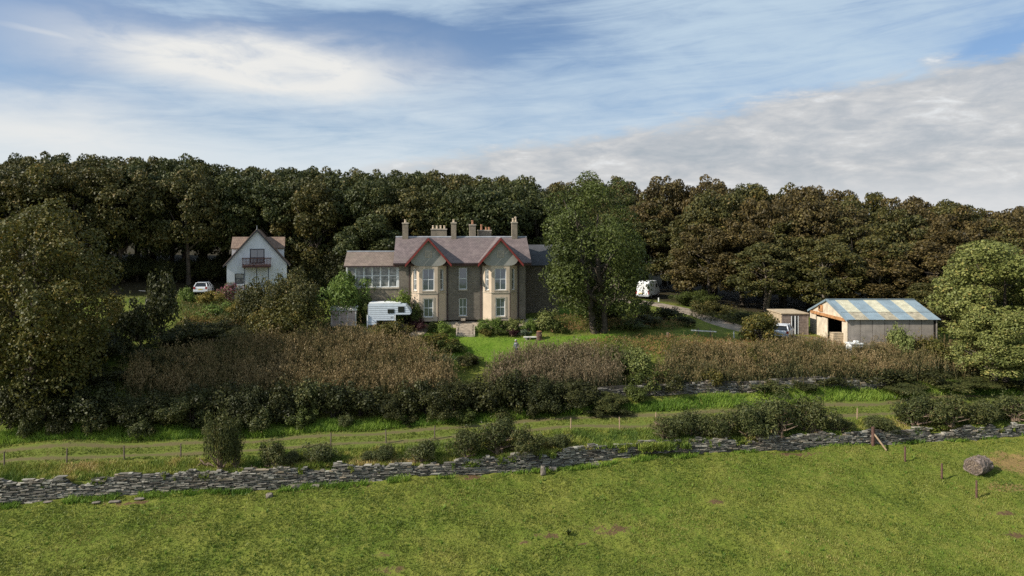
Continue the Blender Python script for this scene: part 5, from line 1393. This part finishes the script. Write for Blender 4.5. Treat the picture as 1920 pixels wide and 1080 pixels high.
for (px, yt, D, w, lb) in ((150, 690, 60.5, 170, 'right of the golden tree trunk'), (60, 720, 59.6, 150, 'left of the golden tree trunk'), (250, 690, 62.5, 120, 'at the left end of the brown thicket'), (330, 660, 65.0, 120, 'between the elder and the brown thicket'), (20, 650, 63.5, 150, 'behind the golden tree at the left edge'), (130, 640, 65, 150, 'behind the golden tree trunk'),
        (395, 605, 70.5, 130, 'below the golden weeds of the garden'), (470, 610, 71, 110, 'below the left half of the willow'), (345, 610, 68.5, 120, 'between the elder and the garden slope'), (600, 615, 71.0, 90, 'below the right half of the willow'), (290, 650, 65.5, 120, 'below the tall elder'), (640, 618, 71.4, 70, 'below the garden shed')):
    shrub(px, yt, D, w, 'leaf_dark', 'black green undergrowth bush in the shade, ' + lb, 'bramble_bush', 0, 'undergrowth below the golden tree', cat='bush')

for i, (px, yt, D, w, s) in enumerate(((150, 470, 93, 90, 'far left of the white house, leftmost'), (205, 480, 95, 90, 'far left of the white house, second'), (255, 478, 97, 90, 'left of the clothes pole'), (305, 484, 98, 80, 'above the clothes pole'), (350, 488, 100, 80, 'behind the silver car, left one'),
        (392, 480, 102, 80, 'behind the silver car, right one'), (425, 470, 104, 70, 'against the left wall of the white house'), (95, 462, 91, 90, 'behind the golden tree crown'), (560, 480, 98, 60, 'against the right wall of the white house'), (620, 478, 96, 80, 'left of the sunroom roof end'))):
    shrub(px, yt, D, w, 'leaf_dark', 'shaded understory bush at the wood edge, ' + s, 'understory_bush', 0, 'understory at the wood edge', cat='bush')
# spiky flax
def flax(px, py, D, n, L, label):
    rng = np.random.default_rng(int(px)); V = []; T = []
    for i in range(n):
        a = rng.uniform(0, 6.28); lean = rng.uniform(.15, .75); l = L * rng.uniform(.6, 1.1); w = .05
        d = np.array([math.cos(a), math.sin(a), 0]); s_ = np.array([-d[1], d[0], 0]) * w
        q = [d * lean * l * t_ ** 1.6 * 1.1 + np.array([0, 0, l * (t_ - .35 * lean * t_ ** 3)]) for t_ in (0, .35, .7, 1.0)]
        ws = [1, 1.1, .8, .06]; tt = rng.beta(1.5, 2.5)
        for j in range(3): V += [q[j] - s_ * ws[j], q[j] + s_ * ws[j], q[j + 1] + s_ * ws[j + 1], q[j + 1] - s_ * ws[j + 1]]; T.append(tt)
    X = (px - 960) / F * D
    o = link('flax_plant', quads_mesh('flax', np.array(V), 4, 'leaf_flax', np.array(T))); o.location = (X, D, G1(X, D) - .05)
    tag(o, label, 'plant', 'spiky flax plants')
flax(838, 700, 67.8, 90, 2.3, 'tall spiky grey green flax at the front of the lawn')
flax(800, 690, 67.3, 26, 2.5, 'sparse flax with straw coloured dead stems left of the tall flax')
flax(1066, 1003, 41.0, 40, .4, 'dark dock plant between the two bare soil patches')
o = [q for q in bpy.data.objects if q.name.startswith('flax_plant')][-1]
hp = hit(1066, 1004); o.name = 'dock_plant'; o.location = hp; o['category'] = 'weed'; del o['group']; o.data.materials[0] = MATS['leaf_ash']

# ------------------------------------------------------------------ gorse along the field wall
GOR = [crown_mesh('foliage', 400 + i, 1.5, 1.7, 34, 5600, .078, 'leaf_gorse', flat=.9, lo=-.6, br=(.14, .34), aspect=.35, core=.45, jag=1.2, sprig=.18) for i in range(4)]
GST = [trunk_mesh('stems', 420 + i, 1.2, .06, 5, .9, fork=.05, mat='twig', stems=4) for i in range(3)]
GL = [(412, 768, 54.6, 64, 'tall narrow gorse bush standing left of centre on the wall bank'), (440, 800, 54.4, 40, 'shorter gorse leaning on the right of the tall narrow one'),
      (512, 822, 54.3, 66, 'dark ragged gorse bush right of the tall narrow one'), (545, 846, 53.6, 50, 'small gorse bush in the shadow gap'),
      (600, 828, 54.9, 74, 'round gorse bush above the fallen sandy blocks'), (690, 846, 54.6, 40, 'tiny gorse tuft on the wall top left of the grey green one'), (722, 832, 55.2, 56, 'greyish gorse bush on the wall top'),
      (792, 824, 56.0, 70, 'low spreading gorse left of the big clump'), (870, 800, 57.4, 80, 'left shoulder of the big dark gorse clump'), (935, 785, 58.0, 100, 'tallest bush of the big dark gorse clump'),
      (985, 800, 57.6, 84, 'right bush of the big dark gorse clump'), (1045, 812, 58.0, 60, 'low gorse tail right of the big dark clump'), (1246, 778, 60.2, 84, 'leftmost bush of the long gorse hedge'), (1300, 768, 60.6, 90, 'second bush of the long gorse hedge from the left'),
      (1355, 770, 60.4, 80, 'third bush of the long gorse hedge from the left'), (1405, 755, 60.9, 90, 'fourth bush of the long gorse hedge from the left'), (1460, 742, 61.2, 110, 'tallest bush of the long gorse hedge'),
      (1525, 745, 61.0, 100, 'second tallest bush of the long gorse hedge at its right end'), (1570, 775, 60.6, 60, 'low bush ending the long gorse hedge'), (1648, 778, 61.6, 80, 'gorse bush behind the braced corner post'), (1672, 800, 60.2, 56, 'small gorse bush right of the braced corner post'),
      (1715, 742, 62.6, 100, 'left bush of the right hand gorse row'), (1780, 738, 63.0, 110, 'middle bush of the right hand gorse row'), (1840, 752, 62.6, 80, 'browner bush of the right hand gorse row'), (1905, 738, 63.2, 96, 'gorse bush at the right edge')]
for i, (px, yt, D, w, lab) in enumerate(GL):
    D = min(D, wall_D(px) + rnd.uniform(.8, 1.5))
    X = (px - 960) / F * D; gz = G1(X, D); h = max(.5, CZ - (yt - HZ) / F * D - gz); Rr = w / 2 / F * D
    plant('gorse_bush', lab, 'bush', (X, D, gz - .05), GOR[i % 4], 'leaf_gorse', (Rr / 1.5, Rr / 1.5 * .9, h * .84 / 1.7), h * .16, GST[i % 3], (Rr / 1.2, Rr / 1.2, h * .85 / 1.2), rnd.uniform(0, 6.28), 'gorse bushes along the field wall', 'foliage', 'stems')
def dead_branch(px, py, seed, label, sz=1.0):
    p = hit(px, py); r = random.Random(seed); m_ = MB()
    for i in range(7):
        a = r.uniform(0, 6.28); l = r.uniform(.5, 1.1) * sz
        m_.tube([(0, 0, .12), (math.cos(a) * l * .5, math.sin(a) * l * .4, .18 + r.uniform(0, .3)), (math.cos(a) * l, math.sin(a) * l * .7, r.uniform(.05, .6))], [.06 * sz, .045 * sz, .02], 6)
    o = m_.build('dead_branch', 'twig', None); o.location = p; tag(o, label, 'branch')
dead_branch(466, 888, 1, 'grey uprooted gorse stump lying on the wall below the tall gorse')
dead_branch(385, 876, 2, 'pale dead branch left of the tall gorse', .8)
dead_branch(965, 845, 3, 'bleached roots showing under the big gorse clump', .9)

# ------------------------------------------------------------------ thickets, weeds, grass: masses nobody could count
def in_poly(px, py, poly):
    ins = np.zeros(len(px), bool); n = len(poly)
    for i in range(n):
        x1, y1 = poly[i]; x2, y2 = poly[(i + 1) % n]
        c_ = ((y1 > py) != (y2 > py)) & (px < (x2 - x1) * (py - y1) / (y2 - y1 + 1e-9) + x1); ins ^= c_
    return ins
def scatter(poly, dens, rng):
    """points in a ground polygon given in (X, Y)"""
    P = np.array(poly); lo, hi = P.min(0), P.max(0); n = int((hi - lo).prod() * dens)
    q = rng.uniform(lo, hi, (n, 2)); q = q[in_poly(q[:, 0], q[:, 1], poly)]
    return q
def wave(q, s, k=0.0):
    return .5 + .25 * (np.sin(q[:, 0] * s + k + 1.7 * np.sin(q[:, 1] * s * .7)) + np.sin(q[:, 1] * s * 1.3 - k + 1.3 * np.sin(q[:, 0] * s * .6 + 2)))
def thicket(name, poly, dens, h0, h1, mat, label, seed, hfun=None, flecks=19, fleck=.060, cat='thicket', tbase=.45):
    rng = np.random.default_rng(seed); q = scatter(poly, dens, rng); n = len(q)
    q = q + rng.normal(0, .55, q.shape) * (rng.random(n) < .4)[:, None]
    gz = ground(q[:, 0], q[:, 1]); h = (h0 + (h1 - h0) * (.5 + 1.1 * vnoise(q[:, 0], q[:, 1], 2.2, seed) + .9 * vnoise(q[:, 0], q[:, 1], .9, seed + 1))) * rng.uniform(.68, 1.1, n) * np.where(rng.random(n) < .10, rng.uniform(1.1, 1.4, n), 1)
    if hfun is not None: h = h * hfun(q)
    V, T = [], []
    base = np.c_[q, gz]; lean = rng.normal(0, .10, (n, 2))
    for j in range(flecks):
        t_ = rng.uniform(.25, 1.0, n) ** .8
        P = base + np.c_[lean * (h * t_)[:, None] + rng.normal(0, .10, (n, 2)), h * t_]
        up = unit(np.c_[rng.normal(0, .35, (n, 2)), np.ones(n)]); side = unit(np.cross(up, unit(rng.normal(size=(n, 3)))))
        ln = fleck * rng.uniform(.8, 1.9, n)[:, None]; wd = fleck * rng.uniform(.3, .6, n)[:, None]
        V.append(np.stack([P - up * ln, P + side * wd, P + up * ln, P - side * wd], 1))
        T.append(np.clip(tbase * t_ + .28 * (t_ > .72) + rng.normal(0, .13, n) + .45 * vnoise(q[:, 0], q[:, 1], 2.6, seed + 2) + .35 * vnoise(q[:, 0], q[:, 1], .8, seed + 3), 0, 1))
    a = rng.uniform(0, 6.28, n); s_ = np.c_[np.cos(a), np.sin(a), np.zeros(n)] * .012
    tip = base + np.c_[lean * h[:, None], h]
    V.append(np.stack([base - s_, base + s_, tip + s_ * .4, tip - s_ * .4], 1)); T.append(np.clip(.5 + rng.normal(0, .1, n), 0, 1))
    o = link(name, quads_mesh(name, np.concatenate(V).reshape(-1, 3), 4, mat, np.concatenate(T)))
    return tag(o, label, cat, kind='stuff')
def gp_(px, D): return ((px - 960) / F * D, D)
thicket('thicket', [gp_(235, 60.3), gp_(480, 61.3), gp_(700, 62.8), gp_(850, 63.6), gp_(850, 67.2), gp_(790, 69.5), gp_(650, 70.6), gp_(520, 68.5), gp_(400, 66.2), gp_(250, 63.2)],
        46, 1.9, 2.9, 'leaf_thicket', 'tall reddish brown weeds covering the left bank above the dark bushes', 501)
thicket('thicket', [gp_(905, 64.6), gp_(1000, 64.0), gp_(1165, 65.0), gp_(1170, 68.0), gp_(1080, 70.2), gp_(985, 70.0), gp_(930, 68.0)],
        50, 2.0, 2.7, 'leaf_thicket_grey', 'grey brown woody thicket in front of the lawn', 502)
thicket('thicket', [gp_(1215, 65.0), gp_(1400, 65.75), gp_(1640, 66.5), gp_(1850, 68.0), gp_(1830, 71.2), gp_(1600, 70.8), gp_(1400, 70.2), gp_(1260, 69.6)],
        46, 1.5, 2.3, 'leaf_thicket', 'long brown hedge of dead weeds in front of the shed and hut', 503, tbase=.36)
thicket('weeds', [gp_(1035, 75.7), gp_(1110, 75.8), gp_(1160, 77.0), gp_(1120, 79.5), gp_(1045, 79.5), gp_(1020, 77.5)], 30, .5, 1.0, 'leaf_weeds', 'rusty red and green weeds on the bank left of the ash trunk', 504, flecks=8, cat='weeds')
thicket('weeds', [gp_(1180, 70.5), gp_(1260, 69.8), gp_(1400, 70.5), gp_(1440, 72.5), gp_(1340, 74.0), gp_(1240, 73.5), gp_(1170, 72.0)], 26, .5, 1.1, 'leaf_weeds', 'sandy tall grass and weeds between the lawn and the drive', 505, flecks=8, cat='weeds', tbase=.6)
thicket('weeds', [gp_(1110, 76.2), gp_(1190, 76.8), gp_(1270, 77.5), gp_(1290, 80), gp_(1200, 82), gp_(1130, 80.5)], 24, .4, .9, 'leaf_weeds', 'tawny grass and weeds on the bank right of the ash trunk', 510, flecks=8, cat='weeds', tbase=.6)
thicket('weeds', [gp_(1060, 70.8), gp_(1180, 72.2), gp_(1250, 73.8), gp_(1200, 75.2), gp_(1130, 74.2), gp_(1060, 72.6)], 22, .25, .6, 'leaf_weeds', 'low tawny grass along the front edge of the lawn strip', 511, flecks=7, cat='weeds', tbase=.65)
thicket('weeds', [gp_(620, 71.2), gp_(760, 72.2), gp_(770, 73.8), gp_(620, 73.5)], 26, .25, .55, 'leaf_thicket', 'brown weeds on the slope below the camper', 506, flecks=8, cat='weeds')
thicket('weeds', [gp_(330, 72), gp_(470, 74), gp_(470, 86), gp_(340, 85)], 16, .5, 1.1, 'leaf_weeds', 'mixed yellow green weeds on the garden slope below the silver car', 507, flecks=8, cat='weeds', tbase=.35)
thicket('weeds', [gp_(1400, 72.5), gp_(1580, 71.3), gp_(1590, 73.5), gp_(1420, 75.0)], 24, .6, 1.1, 'leaf_weeds', 'tall dry grass in front of the hut and the parked car', 508, flecks=8, cat='weeds', tbase=.6)
thicket('weeds', [gp_(1290, 86), gp_(1420, 82), gp_(1500, 85), gp_(1400, 92), gp_(1300, 97)], 10, .4, 1.0, 'leaf_dark', 'shaded undergrowth along the wood edge above the drive', 509, flecks=8, cat='weeds')
def grass(name, q, h0, h1, mat, label, seed, blades=3, w=.022, z=None, tshift=0.0, patch=.5, fscale=.5, tz=0.0):
    rng = np.random.default_rng(seed); n = len(q)
    gz = ground(q[:, 0], q[:, 1]) + tz if z is None else z
    pt = .5 + 1.2 * vnoise(q[:, 0], q[:, 1], 3.5 * .5 / fscale, seed) + .9 * vnoise(q[:, 0], q[:, 1], .8, seed + 5)
    V, T = [], []
    pt0 = wave(q, fscale, seed) * .6 + wave(q, fscale * 3.7, seed + 5) * .4
    for j in range(blades):
        h = rng.uniform(h0, h1, n) * (.6 + .8 * wave(q, fscale * 2.3, seed + 1)); a = rng.uniform(0, 6.28, n)
        b_ = np.c_[q + rng.normal(0, .035, (n, 2)), gz - .02]
        s_ = np.c_[np.cos(a), np.sin(a), np.zeros(n)] * (w * rng.uniform(.7, 1.5, n))[:, None]
        tip = b_ + np.c_[rng.normal(0, .45, (n, 2)) * h[:, None], h + .02]
        V.append(np.stack([b_ - s_, b_ + s_, tip], 1)); T.append(np.clip(.45 + tshift + patch * (pt - .5) + rng.normal(0, .14, n), 0, 1))
    o = link(name, quads_mesh(name, np.concatenate(V).reshape(-1, 3), 3, mat, np.concatenate(T)))
    return tag(o, label, 'grass', kind='stuff')
rg = np.random.default_rng(900)
q = scatter([(-34, 37.5), (34, 37.5), (50, 60.2), (30, 58.2), (13, 56.6), (0, 53.5), (-18.5, 50.9), (-40, 48.8)], 88, rg)
bare = np.zeros(len(q))
for px, py, ra, rb in SOIL:
    p = hit(px, py); bare = np.maximum(bare, np.exp(-((q[:, 0] - p.x) / ra) ** 2 - ((q[:, 1] - p.y) / rb) ** 2))
q = q[bare + rg.normal(0, .12, len(q)) < .38]
p = hit(1910, 870); q = q[np.exp(-((q[:, 0] - p.x) / 3.5) ** 2 - ((q[:, 1] - p.y) / 2.5) ** 2) + rg.normal(0, .2, len(q)) < .6]
grass('field_grass', q, .05, .12, 'grass_field', 'short green pasture grass covering the field', 601, w=.026, tz=tuss(q[:, 0], q[:, 1]))
q = q[rg.random(len(q)) < .006]
grass('grass_tufts', q, .12, .22, 'grass_verge', 'darker grass tufts dotted over the field', 602, blades=9, w=.03, tshift=-.25, tz=tuss(q[:, 0], q[:, 1]))
wl = lambda px, o: gp_(px, wall_D(px) + o)
q = scatter([wl(-40, -.9), wl(480, -.7), wl(960, -.5), wl(1400, -.4), wl(1950, -.4), wl(1950, 0), wl(1400, 0), wl(960, 0), wl(480, 0), wl(-40, 0)], 55, rg)
q = q[vnoise(q[:, 0], q[:, 1], 1.6, 79) > -.08]
grass('wall_foot_grass', q, .15, .42, 'grass_verge', 'longer grass along the foot of the field wall', 603, blades=5, w=.03, tshift=-.15)
q = scatter([wl(-60, .42), wl(480, .42), wl(960, .42), wl(1400, .42), wl(1960, .42), gp_(1960, 64.2), gp_(1600, 61.4), gp_(1200, 59.6), gp_(960, 57.7), gp_(700, 55.7), gp_(480, 54.4), gp_(250, 53.3), gp_(-60, 52.2)], 75, rg)
grass('bank_grass', q, .14, .40, 'grass_rough', 'rough yellowing grass on the bank between wall and track', 604, blades=4, w=.026, tshift=-.06, patch=.9, z=np.maximum(ground(q[:, 0], q[:, 1]), np.where(q[:, 1] - wallY(q[:, 0]) < .6, wall_top(q[:, 0]) - .12, -9)))
q = scatter([gp_(-60, 55.2), gp_(250, 56.4), gp_(480, 57.3), gp_(700, 58.7), gp_(960, 60.8), gp_(1200, 62.3), gp_(1600, 64.4), gp_(1960, 66.3), gp_(1960, 67.4), gp_(1640, 66.3), gp_(1400, 65.3), gp_(1160, 63.4), gp_(960, 62.0), gp_(700, 60.6), gp_(480, 59.0), gp_(250, 57.8), gp_(-60, 56.8)], 75, rg)
grass('verge_grass', q, .20, .55, 'grass_verge', 'bright tall grass on the far verge of the track', 605, blades=4, w=.03, patch=.6)
q = scatter([wl(-60, -.12), wl(480, -.12), wl(960, -.12), wl(1400, -.12), wl(1960, -.12), wl(1960, .5), wl(1400, .5), wl(960, .5), wl(480, .5), wl(-60, .5)], 160, rg)
q = q[vnoise(q[:, 0], q[:, 1], 1.3, 77) + .6 * vnoise(q[:, 0], q[:, 1], .4, 78) > .16]
grass('wall_top_grass', q, .12, .34, 'grass_rough', 'grass and moss hanging over the top of the field wall', 608, blades=5, w=.028, tshift=-.12, z=wall_top(q[:, 0]) - .05 - rg.uniform(0, .45, len(q)) * (q[:, 1] - wallY(q[:, 0]) < .12))
TP = np.array(TRACK)
q = scatter([gp_(-60, 52.3), gp_(480, 54.6), gp_(960, 58.0), gp_(1600, 61.6), gp_(1960, 64.3), gp_(1960, 66.4), gp_(1600, 64.5), gp_(960, 60.9), gp_(480, 57.3), gp_(-60, 55.2)], 60, rg)
cy = np.interp(q[:, 0], TP[:, 0], TP[:, 1]); off = (q[:, 1] - cy) * .985
q = q[(np.abs(np.abs(off) - .8) > .34)]
grass('track_grass', q, .06, .16, 'grass_field', 'short grass on the crown and edges of the track', 606, blades=3, w=.026, tshift=.05, z=ground(q[:, 0], q[:, 1]) + .05)
q = scatter([(-10, 70.4), (2, 70.4), (6, 72.7), (12.6, 75.0), (12.6, 75.8), (8, 75.3), (-10, 74.9)], 60, rg)
grass('lawn_grass', q, .03, .07, 'grass_verge', 'short mown bright grass of the garden lawn', 607, blades=2, w=.03, z=ground(q[:, 0], q[:, 1]) + .05, patch=.3)
